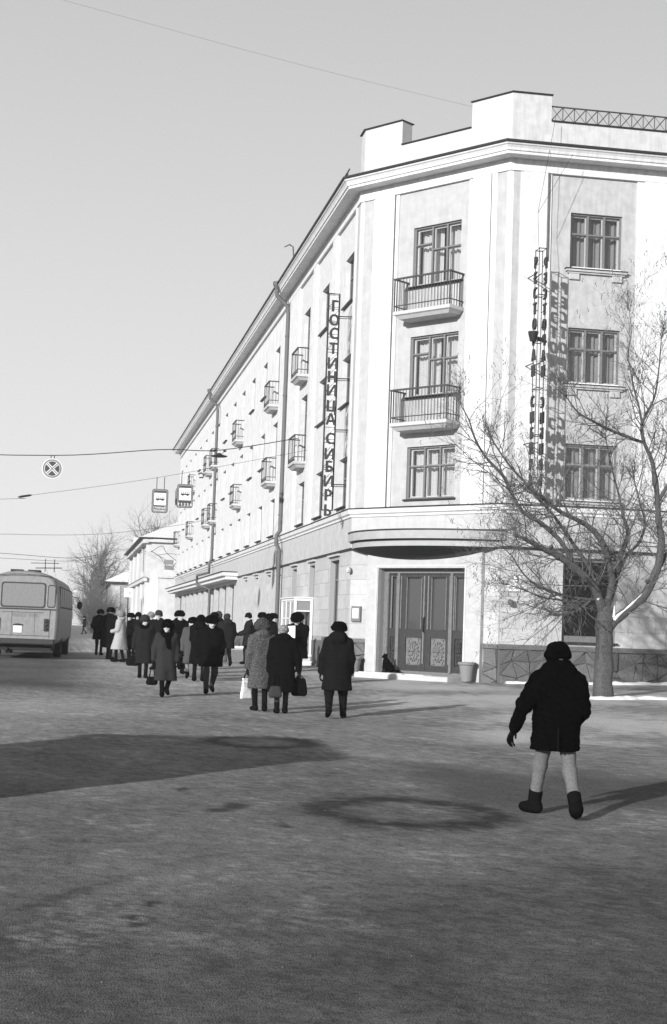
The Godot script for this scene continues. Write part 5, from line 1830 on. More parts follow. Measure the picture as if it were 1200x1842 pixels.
func make_letter_signs() -> void:
	# the hotel sign on the street side: letters face the camera
	var o := thing("vertical_letter_sign", "tall vertical neon letter sign on brackets at the left facade, facing the square", "sign", Vector3(7.74, 0, -46.2))
	var chars := ["Г", "О", "С", "Т", "И", "Н", "И", "Ц", "А", "", "С", "И", "Б", "И", "Р", "Ь"]
	var gap := [11.46, 11.02, 10.60, 10.13, 9.66, 9.24, 8.82, 8.33, 7.92, -1.0, 7.32, 6.84, 6.45, 6.0, 5.57, 5.10]
	for i in chars.size():
		if chars[i] == "": continue
		letter(o, chars[i], 0.345, Transform3D(Basis(), Vector3(0, gap[i] - 0.165, 0.06)))
	var b := MB.new()
	for s in [-0.17, 0.17]:
		b.bar(Vector3(s, 4.95, -0.02), Vector3(s, 11.70, -0.02), 0.018)
		b.bar(Vector3(s, 4.95, -0.14), Vector3(s, 11.70, -0.14), 0.014)
	for i in chars.size() - 1:
		if gap[i] < 0: continue
		for dy in [-0.18, 0.20]:
			b.bar(Vector3(-0.17, gap[i] + dy, -0.02), Vector3(0.17, gap[i] + dy, -0.02), 0.010)
		b.bar(Vector3(-0.17, gap[i] - 0.18, -0.14), Vector3(0.17, gap[i] + 0.2, -0.14), 0.008)
	b.bar(Vector3(-0.17, 11.7, -0.02), Vector3(0.17, 11.7, -0.02), 0.018); b.bar(Vector3(-0.17, 4.95, -0.02), Vector3(0.17, 4.95, -0.02), 0.018)
	part("sign_frame", b, M["iron"], o)
	for y in [11.0, 9.05, 7.45, 5.75]:
		b = MB.new()
		b.bar(Vector3(0.15, y, -0.04), Vector3(0.66, y + 0.02, -0.04), 0.018); b.bar(Vector3(0.15, y - 0.06, -0.04), Vector3(0.66, y - 0.04, -0.04), 0.012)
		b.bar(Vector3(0.66, y - 0.16, -0.04), Vector3(0.62, y + 0.16, -0.04), 0.02)
		part("bracket", b, M["iron"], o)
	# the restaurant sign on the right facade: two rows of letters, back to back, standing out from the wall
	o = thing("blade_letter_sign", "double vertical letter sign standing out edge-on from the right facade", "sign", Vector3(12.40, 0, ZB + 1.02))
	chars = ["Р", "Е", "С", "Т", "О", "Р", "А", "Н", "", "С", "И", "Б", "И", "Р", "Ь"]
	var y0 := 11.72
	for i in chars.size():
		if chars[i] == "": continue
		var y := y0 - 0.43 * i - 0.165
		letter(o, chars[i], 0.31, Transform3D(Basis(Vector3.UP, -PI / 2), Vector3(-0.14, y, 0.0)))
		letter(o, chars[i], 0.31, Transform3D(Basis(Vector3.UP, PI / 2), Vector3(0.14, y, 0.0)))
	b = MB.new()
	for x in [-0.10, 0.10]:
		for z in [-0.17, 0.17]:
			b.bar(Vector3(x, 5.4, z), Vector3(x, 11.95, z), 0.013)
	for i in 16:
		var y := 11.93 - 0.43 * i
		for x in [-0.10, 0.10]:
			b.bar(Vector3(x, y, -0.17), Vector3(x, y, 0.17), 0.010)
		if i % 3 == 0:
			b.bar(Vector3(-0.10, y, 0.17), Vector3(0.10, y, 0.17), 0.014); b.bar(Vector3(-0.10, y, -0.17), Vector3(0.10, y, -0.17), 0.014)
	part("sign_frame", b, M["iron"], o)
	for y in [11.3, 8.8, 6.6]:
		b = MB.new()
		for x in [-0.08, 0.08]:
			b.bar(Vector3(x, y, -0.17), Vector3(x, y + 0.03, -0.97), 0.016)
		part("bracket", b, M["iron"], o)
	b = MB.new()                                                    # floodlight on the sign
	b.lathe([Vector2(0.0, -0.16), Vector2(0.09, -0.14), Vector2(0.14, 0.06), Vector2(0.15, 0.12), Vector2(0.0, 0.12)], Vector3(-0.18, 9.5, 0.05), 12)
	b.tube([Vector3(-0.1, 9.46, 0.05), Vector3(0.05, 9.42, 0.05), Vector3(0.2, 9.36, 0.02)], [0.05, 0.06, 0.04], 7)
	part("floodlight", b, M["iron"], o)
	b = MB.new()
	b.bar(Vector3(-0.1, 11.95, 0.1), Vector3(-0.12, 12.95, 0.0), 0.006)
	b.bar(Vector3(-0.12, 12.95, 0.0), Vector3(0.55, 15.95, -0.7), 0.006); b.bar(Vector3(-0.12, 12.95, 0.0), Vector3(0.95, 14.8, -0.30), 0.006)
	part("stay_wire", b, M["wire"], o)


func rounded(w: float, h: float, r: float) -> PackedVector2Array:
	var p := PackedVector2Array()
	for q in [[1, 1, 0.0], [-1, 1, 0.5], [-1, -1, 1.0], [1, -1, 1.5]]:
		for k in 6:
			var a: float = PI * (q[2] + 0.5 * k / 5.0)
			p.append(Vector2(q[0] * (w / 2 - r) + cos(a) * r, q[1] * (h / 2 - r) + sin(a) * r))
	return p


func plate(p: PackedVector2Array, z0: float, z1: float) -> MB:   # a flat shape in x, y with thickness
	var b := MB.new()
	var idx := Geometry2D.triangulate_polygon(p)
	for i in range(0, idx.size(), 3):
		var t := [p[idx[i]], p[idx[i + 1]], p[idx[i + 2]]]
		b.face(Vector3(t[0].x, t[0].y, z1), Vector3(t[1].x, t[1].y, z1), Vector3(t[2].x, t[2].y, z1), Vector3(0, 0, 1))
		b.face(Vector3(t[0].x, t[0].y, z0), Vector3(t[1].x, t[1].y, z0), Vector3(t[2].x, t[2].y, z0), Vector3(0, 0, -1))
	var s := 1.0 if Geometry2D.is_polygon_clockwise(p) else -1.0
	for i in p.size():
		var a := p[i]
		var c := p[(i + 1) % p.size()]
		b.quad(Vector3(a.x, a.y, z0), Vector3(c.x, c.y, z0), Vector3(c.x, c.y, z1), Vector3(a.x, a.y, z1), -Vector3(c.y - a.y, a.x - c.x, 0) * s)
	return b


func stop_sign(at: Vector3, turn: float, lines: Array, rods: Vector2, label: String) -> void:
	var o := thing("bus_stop_sign", label, "sign", at, turn, "bus stop signs hanging over the street")
	part("sign_board", plate(rounded(0.60, 0.89, 0.09), -0.03, 0.0), M["sign dark"], o)
	part("rim", plate(rounded(0.56, 0.85, 0.08), 0.0, 0.006), M["sign rim"], o)
	part("field", plate(rounded(0.47, 0.76, 0.04), 0.006, 0.01), M["sign dark"], o)
	part("white_panel", plate(PackedVector2Array([Vector2(-0.22, -0.16), Vector2(0.22, -0.16), Vector2(0.22, 0.30), Vector2(-0.22, 0.30)]), 0.01, 0.014), M["sign white"], o)
	var b := MB.new()                                               # the bus pictogram
	b.box(Vector3(-0.165, 0.04, 0.014), Vector3(0.165, 0.09, 0.018))
	b.box(Vector3(-0.155, 0.145, 0.014), Vector3(0.155, 0.158, 0.018))
	for x in [-0.155, -0.075, 0.0, 0.075, 0.145]:
		b.box(Vector3(x, 0.09, 0.014), Vector3(x + 0.012, 0.145, 0.018))
	for x in [-0.09, 0.09]:
		b.box(Vector3(x - 0.035, 0.01, 0.014), Vector3(x + 0.035, 0.04, 0.018))
	part("bus_pictogram", b, M["ink"], o)
	for i in lines.size():
		var h := 0.10 if lines.size() == 1 else 0.068
		part("lettering", flat_text(lines[i], h, 0.006), M["sign white"], o, Transform3D(Basis(), Vector3(0, (-0.32 if lines.size() == 1 else -0.255 - 0.1 * i), 0.012)))
	b = MB.new()
	for x in [-0.14, 0.14]:
		b.bar(Vector3(x, 0.44, -0.015), Vector3(x, (rods.x if x < 0 else rods.y), -0.015), 0.014)
	part("hanger", b, M["iron"], o)


func wire(called: String, pts: Array, r: float, label: String, group := "") -> Node3D:
	var fp := []
	var rr := []
	for i in pts.size() - 1:
		for k in 6:
			fp.append(pts[i].cubic_interpolate(pts[i + 1], pts[maxi(i - 1, 0)], pts[mini(i + 2, pts.size() - 1)], k / 6.0))
			rr.append(r)
	fp.append(pts[-1]); rr.append(r)
	var b := MB.new()
	b.tube(fp, rr, 5)
	return single(called, b, M["wire"], label, "wire", group)


func make_street_signs() -> void:
	wire("span_wire", [Vector3(-16, 8.4, -57.6), Vector3(-6, 7.35, -57.2), Vector3(-0.78, 7.33, -57), Vector3(3.15, 7.76, -57), Vector3(5.37, 7.86, -57), Vector3(8.42, 8.53, -57.3)], 0.017, "sagging span wire that carries the round no-stopping sign and the hanging lamp")
	wire("span_wire", [Vector3(-14, 4.9, -58.4), Vector3(-2.6, 5.62, -57), Vector3(-1.70, 5.78, -57), Vector3(3.03, 6.69, -57), Vector3(8.42, 7.75, -54.2)], 0.007, "thin sloping wire below the round sign, with a dark insulator near its left end")
	var b := MB.new()
	b.tube([Vector3(-1.95, 5.73, -57), Vector3(-1.85, 5.75, -57), Vector3(-1.55, 5.81, -57), Vector3(-1.45, 5.83, -57)], [0.015, 0.04, 0.04, 0.015], 8)
	single("insulator", b, M["iron"], "dark stick insulator on the thin sloping wire at the left", "insulator")
	wire("overhead_wire", [Vector3(-14, 6.0, -90), Vector3(-4.0, 6.1, -90), Vector3(1.5, 6.45, -92), Vector3(6.3, 7.35, -95), Vector3(8.4, 7.9, -96)], 0.011, "overhead cross wire ending left of the hotel's far end")
	wire("overhead_wire", [Vector3(-14, 5.3, -90), Vector3(-3.9, 5.0, -90), Vector3(0.5, 5.15, -96), Vector3(3.4, 6.0, -100), Vector3(6.4, 7.2, -128)], 0.014, "upper of the two sagging cross wires over the bus roof")
	wire("overhead_wire", [Vector3(-14, 4.9, -90), Vector3(-3.9, 4.72, -90), Vector3(0.5, 4.98, -96), Vector3(3.4, 5.9, -100), Vector3(6.4, 7.0, -128)], 0.011, "lower of the two sagging cross wires over the bus roof")
	for k in 2:
		wire("trolley_wire", [Vector3(-1.42 + 0.55 * k, 4.6, -95.5), Vector3(-1.5 + 0.55 * k, 4.7, -150), Vector3(-1.0 + 0.55 * k, 5.0, -300)], 0.006, ["left contact wire running down the street above the bus", "right contact wire running down the street above the bus"][k])
	wire("roof_wire", [Vector3(-14, 21.2, -43), Vector3(-0.03, 18.7, -43), Vector3(6.0, 17.65, -43), Vector3(XA + 2.65, 16.75, -42.6)], 0.003, "hair-thin wire crossing the sky to the corner of the parapet")
	# fittings where the contact wires cross
	b = MB.new()
	for k in 2:
		var x := -1.42 + 0.55 * k
		b.bar(Vector3(x, 5.0, -96), Vector3(x, 4.2, -96), 0.025)
	b.bar(Vector3(-2.0, 4.42, -96), Vector3(-0.4, 4.48, -96), 0.03); b.bar(Vector3(-2.3, 4.72, -96), Vector3(-0.6, 4.76, -96), 0.022)
	single("wire_fitting", b, M["iron"], "dark cross-shaped fitting on the contact wires above the bus roof", "fitting")
	# round no-stopping sign
	var o := thing("no_stopping_sign", "round no-stopping sign with a pale cross, hanging on the span wire", "sign", Vector3(-0.77, 6.84, -57), 0.05)
	b = MB.new()
	b.lathe([Vector2(0, -0.03), Vector2(0.345, -0.03), Vector2(0.355, -0.015), Vector2(0.355, 0.0), Vector2(0.30, 0.004), Vector2(0.0, 0.004)], Vector3.ZERO, 36)
	part("sign_board", b, M["sign grey"], o, Transform3D(Basis(Vector3.RIGHT, PI / 2), Vector3.ZERO))
	b = MB.new()
	b.lathe([Vector2(0.355, -0.012), Vector2(0.375, -0.012), Vector2(0.375, 0.006), Vector2(0.345, 0.01)], Vector3.ZERO, 36)
	part("rim", b, M["sign white"], o, Transform3D(Basis(Vector3.RIGHT, PI / 2), Vector3.ZERO))
	var disc := PackedVector2Array()
	for k in 36: disc.append(Vector2(cos(TAU * k / 36), sin(TAU * k / 36)) * 0.285)
	part("field", plate(disc, 0.004, 0.008), M["sign white"], o)
	for k in 4:
		var w := PackedVector2Array()
		var a0 := PI / 4 + PI / 2 * k
		var mid := Vector2(cos(a0 + PI / 4), sin(a0 + PI / 4))
		w.append(mid * 0.07)
		for s in 9:
			var a := a0 + 0.19 + (PI / 2 - 0.38) * s / 8.0
			w.append(Vector2(cos(a), sin(a)) * 0.268)
		part("dark_sector", plate(w, 0.008, 0.012), M["sign dark"], o)
	for a in [PI / 4, -PI / 4]:
		b = MB.new()
		b.box(Vector3(-0.27, -0.018, 0.0125), Vector3(0.27, 0.018, 0.015 + (0.002 if a > 0 else 0.0)))
		part("cross_bar", b, M["sign rim"], o, Transform3D(Basis(Vector3(0, 0, 1), a), Vector3.ZERO))
	b = MB.new()
	for x in [-0.06, 0.06]: b.bar(Vector3(x, 0.36, -0.01), Vector3(x, 0.50, -0.01), 0.016)
	part("hanger", b, M["iron"], o)
	stop_sign(Vector3(3.23, 5.84, -57), 0.0, ["ГЛАВНЫЙ", "ПОЧТАМТ"], Vector2(0.88, 0.90), "left hanging bus stop sign with two lines of lettering under the pictogram")
	stop_sign(Vector3(4.15, 6.07, -57), 0.0, ["Т 1 2 3 4"], Vector2(0.90, 0.86), "right hanging bus stop sign with one line of route numbers under the pictogram")
	b = plate(rounded(0.5, 0.62, 0.03), -0.02, 0.0)
	var bk := single("sign_back", b, M["sign grey"], "dark back of another hanging sign, half hidden behind the right bus stop sign", "sign")
	bk.position = Vector3(4.10, 6.10, -57.7)
	b = MB.new()
	b.tube([Vector3(4.62, 6.92, -57.1), Vector3(4.72, 6.98, -57.1), Vector3(4.82, 6.92, -57.1), Vector3(4.80, 6.80, -57.1), Vector3(4.66, 6.80, -57.1)], [0.025, 0.03, 0.03, 0.03, 0.025], 6)
	single("wire_clamp", b, M["iron"], "small ring clamp on the wire above the right bus stop sign", "clamp")
	# hanging lamp
	o = thing("hanging_lamp", "shallow dark dish lamp hanging from the span wire before the left facade", "lamp", Vector3(5.37, 7.60, -57))
	b = MB.new()
	b.lathe([Vector2(0.0, 0.0), Vector2(0.26, 0.005), Vector2(0.31, 0.03), Vector2(0.30, 0.05), Vector2(0.12, 0.09), Vector2(0.06, 0.15), Vector2(0.0, 0.16)], Vector3.ZERO, 20)
	part("dish", b, M["iron"], o)
	for x in [-0.2, 0.2]:
		b = MB.new()
		b.lathe([Vector2(0.0, 0.20), Vector2(0.07, 0.22), Vector2(0.05, 0.27), Vector2(0.0, 0.28)], Vector3(x, 0, 0), 8)
		b.bar(Vector3(x * 0.4, 0.1, 0), Vector3(x, 0.22, 0), 0.01)
		part("insulator", b, M["iron"], o)
	# house number and street plate
	o = thing("house_number_plate", "round white number plate above a narrow white street plate on the right facade", "plate", FR * Vector3(0.47, 2.62, 0.03))
	part("street_plate", plate(rounded(0.56, 0.17, 0.03), 0.0, 0.02), M["sign white"], o)
	part("lettering", flat_text("пр. Ленина", 0.065, 0.004), M["ink"], o, Transform3D(Basis(), Vector3(0.02, 0.0, 0.021)))
	disc = PackedVector2Array()
	for k in 20: disc.append(Vector2(cos(TAU * k / 20) * 0.12, sin(TAU * k / 20) * 0.15 + 0.22))
	part("number_disc", plate(disc, 0.0, 0.022), M["sign white"], o)
	part("number", flat_text("3", 0.17, 0.004), M["ink"], o, Transform3D(Basis(), Vector3(-0.01, 0.24, 0.023)))


func make_urns() -> void:
	for q in [[Vector3(0.62, 0.02, 0.42), 0.0, "flared concrete litter urn left of the entrance doors"], [Vector3(4.83, 0.0, 0.42), 0.4, "flared concrete litter urn right of the entrance doors"]]:
		var p: Vector3 = FC * q[0]
		var o := thing("litter_urn", q[2], "litter bin", Vector3(p.x, ground_y(p.x, p.z) + 0.03, p.z), q[1], "litter urns beside the entrance")
		var b := MB.new()
		b.lathe([Vector2(0.0, 0.0), Vector2(0.155, 0.0), Vector2(0.16, 0.03), Vector2(0.215, 0.44), Vector2(0.255, 0.46), Vector2(0.26, 0.52), Vector2(0.225, 0.53), Vector2(0.20, 0.48), Vector2(0.0, 0.44)], Vector3.ZERO, 20)
		part("urn_body", b, M["urn"], o)
		b = MB.new()
		b.lathe([Vector2(0.0, 0.47), Vector2(0.18, 0.46), Vector2(0.20, 0.44)], Vector3.ZERO, 14)
		part("snow", b, M["snow"], o)


func make_booth() -> void:
	var o := thing("phone_booth", "white-framed glazed telephone booth on a snowy base against the left facade", "booth", Vector3(7.71, 0.0, -52.2))
	# local box: x 0..1.2 (towards the wall), z 0..-2.3
	var w := 0.66
	var l := 3.2
	var y0 := 0.34
	var y1 := 2.34
	var b := MB.new()
	b.block(Vector3(-0.08, -0.2, -l - 0.08), Vector3(w, y0, 0.10), 0.04)
	part("base", b, M["concrete"], o)
	b = MB.new()
	b.block(Vector3(-0.1, y0 - 0.02, 0.02), Vector3(w, y0 + 0.07, 0.16), 0.03)
	b.block(Vector3(0.1, -0.1, 0.10), Vector3(w, 0.18, 0.45), 0.05)
	part("snow", b, M["snow"], o)
	b = MB.new()
	for x in [0.0, w - 0.09]:
		for z in [-0.07, -l]:
			b.box(Vector3(x, y0, z), Vector3(x + 0.09, y1, z + 0.07))
	b.box(Vector3(0.09, y1 - 0.09, -0.072), Vector3(w - 0.09, y1 - 0.003, 0.0)); b.box(Vector3(0.004, y1 - 0.08, -l + 0.07), Vector3(0.07, y1 - 0.004, -0.07))
	b.box(Vector3(0.09, y1 - 0.46, -0.06), Vector3(w - 0.09, y1 - 0.42, -0.01))
	b.box(Vector3(0.012, 1.62, -l + 0.07), Vector3(0.05, 1.66, -0.07)); b.box(Vector3(0.012, y0, -l + 0.07), Vector3(0.06, y0 + 0.08, -0.07))
	for k in 2:
		b.box(Vector3(0.012, y0 + 0.08, -1.05 * (k + 1) - 0.03), Vector3(0.05, y1 - 0.08, -1.05 * (k + 1)))
	part("booth_frame", b, M["white frame"], o)
	b = MB.new()
	b.box(Vector3(-0.04, y1, -l - 0.04), Vector3(w + 0.02, y1 + 0.04, 0.04))
	part("roof", b, M["white frame"], o)
	b = MB.new()
	b.box(Vector3(0.028, y0 + 0.05, -l + 0.07), Vector3(0.034, y1 - 0.08, -0.07))
	part("pane", b, M["glass"], o)
	b = MB.new()
	b.box(Vector3(0.09, y1 - 0.42, -0.04), Vector3(w - 0.09, y1 - 0.09, -0.034))
	part("header_panel", b, M["sign grey"], o)
	b = MB.new()
	b.box(Vector3(0.1, y0, -l + 0.1), Vector3(w - 0.1, y1 - 0.1, -l + 0.12)); b.box(Vector3(w - 0.12, y0, -l + 0.1), Vector3(w - 0.1, y1 - 0.1, -0.1))
	part("back_panel", b, M["room"], o)
	b = MB.new()
	b.box(Vector3(0.09, y0, -0.05), Vector3(w - 0.09, 1.05, -0.035))
	part("door_panel", b, M["frame paint"], o)
	b = MB.new()
	b.block(Vector3(0.26, 1.25, -0.5), Vector3(0.48, 1.62, -0.36), 0.02)
	part("telephone", b, M["sign rim"], o)


func make_planter() -> void:
	var o := thing("flower_bed", "low planter of dark shrubs under snow by the left facade", "planter", Vector3(5.9, 0.0, -55.0))
	var b := MB.new()
	b.block(Vector3(-0.2, -0.1, -2.0), Vector3(1.0, 0.45, 0.3), 0.03)
	part("planter_wall", b, M["frame paint"], o)
	b = MB.new()
	b.block(Vector3(-0.22, 0.45, -2.02), Vector3(1.02, 0.58, 0.3), 0.06)
	part("snow", b, M["snow"], o)
	b = MB.new()
	var tips := []
	for k in 40:
		sprout(b, Vector3(rng.randf_range(-0.1, 0.9), 0.5, rng.randf_range(-1.9, 0.2)), Vector3(rng.randf_range(-0.4, 0.4), 1, rng.randf_range(-0.4, 0.4)), rng.randf_range(0.2, 0.45), 0.012, 2, 0.05, tips)
	var c := part("shrub_stems", b, M["twig"], o)
	c.set_meta("kind", "stuff")


# ---------------------------------------------------------------- bus
func make_bus() -> void:
	var o := thing("city_bus", "dirty pale city bus seen from behind, standing at the left edge of the street", "bus", Vector3(-1.42, ground_y(-1.4, -51.4), -51.3), -0.047)
	o.scale = Vector3.ONE * 0.955
	var half := [Vector2(0.0, 0.52), Vector2(0.9, 0.52), Vector2(1.14, 0.56), Vector2(1.215, 0.66), Vector2(1.235, 0.9), Vector2(1.25, 1.3), Vector2(1.25, 1.73), Vector2(1.22, 2.2), Vector2(1.16, 2.55), Vector2(1.06, 2.76), Vector2(0.88, 2.90), Vector2(0.6, 2.99), Vector2(0.3, 3.03), Vector2(0.0, 3.045)]
	var ring := []
	for p in half: ring.append(p)
	for i in range(half.size() - 2, 0, -1): ring.append(Vector2(-half[i].x, half[i].y))
	var lean := func(y: float) -> float: return 0.11 * maxf(0.0, y - 1.6) + 0.05 * maxf(0.0, 0.9 - y)
	var secs := [[0.0, 0.90, 0.05], [-0.04, 0.945, 0.025], [-0.12, 0.98, 0.008], [-0.28, 1.0, 0.0], [-10.2, 1.0, 0.0], [-10.42, 0.97, 0.02], [-10.5, 0.90, 0.06]]
	var rows := []
	for s in secs:
		var r := []
		for p in ring:
			var y: float = lerpf(p.y, 1.6, s[2])
			var z: float = s[0]
			if z > -1.0: z -= lean.call(y)
			else: z += lean.call(y) * 0.8
			r.append(Vector3(p.x * s[1], y, z))
		rows.append(r)
	var b := MB.new()
	var rb := MB.new()
	var k := ring.size()
	for i in rows.size() - 1:
		for j in k:
			var q := (j + 1) % k
			var mid := Vector3((ring[j].x + ring[q].x) / 2, ((ring[j].y + ring[q].y) / 2 - 1.6), 0)
			if i == 0 or i == 1: mid.z = 0.6
			if i >= 4: mid.z = -0.6
			var tgt := rb if minf(ring[j].y, ring[q].y) > 2.5 else b
			tgt.quad(rows[i][j], rows[i][q], rows[i + 1][q], rows[i + 1][j], mid)
	for e in [[0, 1.0], [rows.size() - 1, -1.0]]:
		var r: Array = rows[e[0]]
		var n := half.size()
		for j in n - 1:                                             # strips between the two halves
			var a: Vector3 = r[j]
			var c: Vector3 = r[j + 1]
			b.quad(a, c, Vector3(-c.x, c.y, c.z), Vector3(-a.x, a.y, a.z), Vector3(0, 0.05, e[1]))
	part("body", b, M["bus paint"], o)
	part("roof", rb, M["bus roof"], o)
	var rear := func(x0: float, x1: float, y0: float, y1: float, r: float, called: String, m: Material, out: float) -> Node3D:
		var shape := rounded(x1 - x0, y1 - y0, r)
		var t := atan(0.11) if y0 > 1.5 else 0.0
		var cy := (y0 + y1) / 2
		var xf := Transform3D(Basis(Vector3.RIGHT, -t), Vector3((x0 + x1) / 2, cy, out - lean.call(cy)))
		return part(called, plate(shape, -0.03, 0.0), m, o, xf)
	var fr: Node3D = rear.call(-0.76, 0.76, 1.76, 2.64, 0.10, "rear_window", M["bus dark"], 0.012)
	part("pane", plate(rounded(1.42, 0.78, 0.08), 0.0, 0.006), M["bus glass"], fr)
	for s in [-1, 1]:
		fr = rear.call(0.82 if s > 0 else -1.10, 1.10 if s > 0 else -0.82, 1.78, 2.58, 0.08, "corner_window", M["bus dark"], 0.006)
		part("pane", plate(rounded(0.22, 0.72, 0.06), 0.0, 0.006), M["bus glass"], fr)
		var tl: Node3D = rear.call(0.74 if s > 0 else -0.90, 0.90 if s > 0 else -0.74, 0.97, 1.40, 0.03, "tail_light", M["bus dark"], 0.03)
		for y in [-0.13, 0.0, 0.13]:
			var ln := MB.new()
			ln.lathe([Vector2(0.06, 0.0), Vector2(0.05, 0.025), Vector2(0.0, 0.035)], Vector3.ZERO, 12)
			part("lens", ln, M["lamp red"], tl, Transform3D(Basis(Vector3.RIGHT, PI / 2), Vector3(0, y, 0.0)))
	rear.call(-0.28, 0.0, 0.90, 1.14, 0.01, "number_plate", M["sign white"], 0.02)
	b = MB.new()
	b.tube([Vector3(-0.30, 1.17, 0.02), Vector3(-0.14, 1.19, 0.07), Vector3(0.02, 1.17, 0.02)], [0.02, 0.03, 0.02], 6)
	part("plate_lamp", b, M["bus dark"], o)
	part("fleet_number", flat_text("44-53 ТОА", 0.13, 0.004), M["sign grey"], o, Transform3D(Basis(), Vector3(0.1, 1.50, 0.006)))
	b = MB.new()
	b.block(Vector3(-1.12, 0.50, -0.2), Vector3(1.12, 0.70, 0.07), 0.04)
	part("bumper", b, M["bus dark"], o)
	b = MB.new()
	for x in [-0.93, 0.93]:
		b.box(Vector3(x - 0.008, 0.75, -0.01), Vector3(x + 0.008, 1.70, 0.004))
	b.box(Vector3(-0.93, 0.80, -0.01), Vector3(0.93, 0.815, 0.0045)); b.box(Vector3(-0.7, 1.60, -0.01), Vector3(0.7, 1.612, 0.0045))
	b.box(Vector3(-0.36, 0.80, -0.01), Vector3(-0.35, 1.6, 0.0047)); b.box(Vector3(0.42, 0.80, -0.01), Vector3(0.43, 1.6, 0.0047))
	part("panel_seams", b, M["bus dark"], o)
	b = MB.new()
	b.bar(Vector3(-0.66, 1.86, -0.03), Vector3(0.66, 1.86, -0.03), 0.018)
	part("window_rail", b, M["sign white"], o)
	b = MB.new()
	b.tube([Vector3(-0.95, 2.84, -0.06), Vector3(-0.5, 2.90, -0.05), Vector3(0.0, 2.915, -0.045), Vector3(0.5, 2.90, -0.05), Vector3(0.95, 2.84, -0.06)], [0.012, 0.012, 0.012, 0.012, 0.012], 5)
	part("rain_gutter", b, M["bus dark"], o)
	b = MB.new()
	b.box(Vector3(-1.12, 1.70, -0.002), Vector3(1.12, 1.74, 0.012))
	part("waist_strip", b, M["bus dark"], o)
	b = MB.new()
	b.box(Vector3(-1.0, 0.28, -10.0), Vector3(1.0, 0.53, -0.25))
	b.tube([Vector3(-0.5, 0.36, -0.5), Vector3(-0.5, 0.34, -0.05)], [0.05, 0.05], 8)
	part("underbody", b, M["rubber"], o)
	for s in [-1, 1]:
		for i in 7:
			var z0 := -0.75 - 1.36 * i
			b = MB.new()
			var pts := rounded(1.16, 0.76, 0.08)
			var basis := Basis(Vector3(0, 0, -s), Vector3(-s * 0.07, 1, 0).normalized(), Vector3(s, 0.07, 0).normalized())
			var w := part("side_window", plate(pts, -0.03, 0.0), M["bus dark"], o, Transform3D(basis, Vector3(s * 1.235, 2.17, z0 - 0.6)))
			part("pane", plate(rounded(1.06, 0.66, 0.06), 0.0, 0.005), M["bus glass"], w)
		for z in [-3.0, -8.3]:
			var wb := MB.new()
			wb.lathe([Vector2(0.2, -0.14), Vector2(0.46, -0.14), Vector2(0.5, -0.09), Vector2(0.5, 0.09), Vector2(0.46, 0.14), Vector2(0.2, 0.14)], Vector3.ZERO, 24)
			var wh := part("wheel", wb, M["rubber"], o, Transform3D(Basis(Vector3(0, 0, 1), PI / 2), Vector3(s * 1.08, 0.5, z)))
			wb = MB.new()
			wb.lathe([Vector2(0.0, -0.10), Vector2(0.2, -0.12), Vector2(0.26, -0.10), Vector2(0.26, 0.10), Vector2(0.2, 0.12), Vector2(0.0, 0.10)], Vector3.ZERO, 16)
			part("rim", wb, M["bus roof"], wh)
	b = MB.new()
	b.tube([Vector3(1.2, 2.35, -10.3), Vector3(1.45, 2.30, -10.4), Vector3(1.52, 2.15, -10.4)], [0.015, 0.015, 0.015], 5)
	b.lathe([Vector2(0, -0.17), Vector2(0.09, -0.12), Vector2(0.11, 0.0), Vector2(0.09, 0.12), Vector2(0, 0.17)], Vector3(1.52, 2.0, -10.4), 10)
	part("side_mirror", b, M["iron"], o)
	for x in [-0.55, 0.05]:
		b = MB.new()
		b.block(Vector3(x, 3.03, -1.6), Vector3(x + 0.42, 3.10, -0.9), 0.02)
		part("roof_vent", b, M["bus dark"], o)


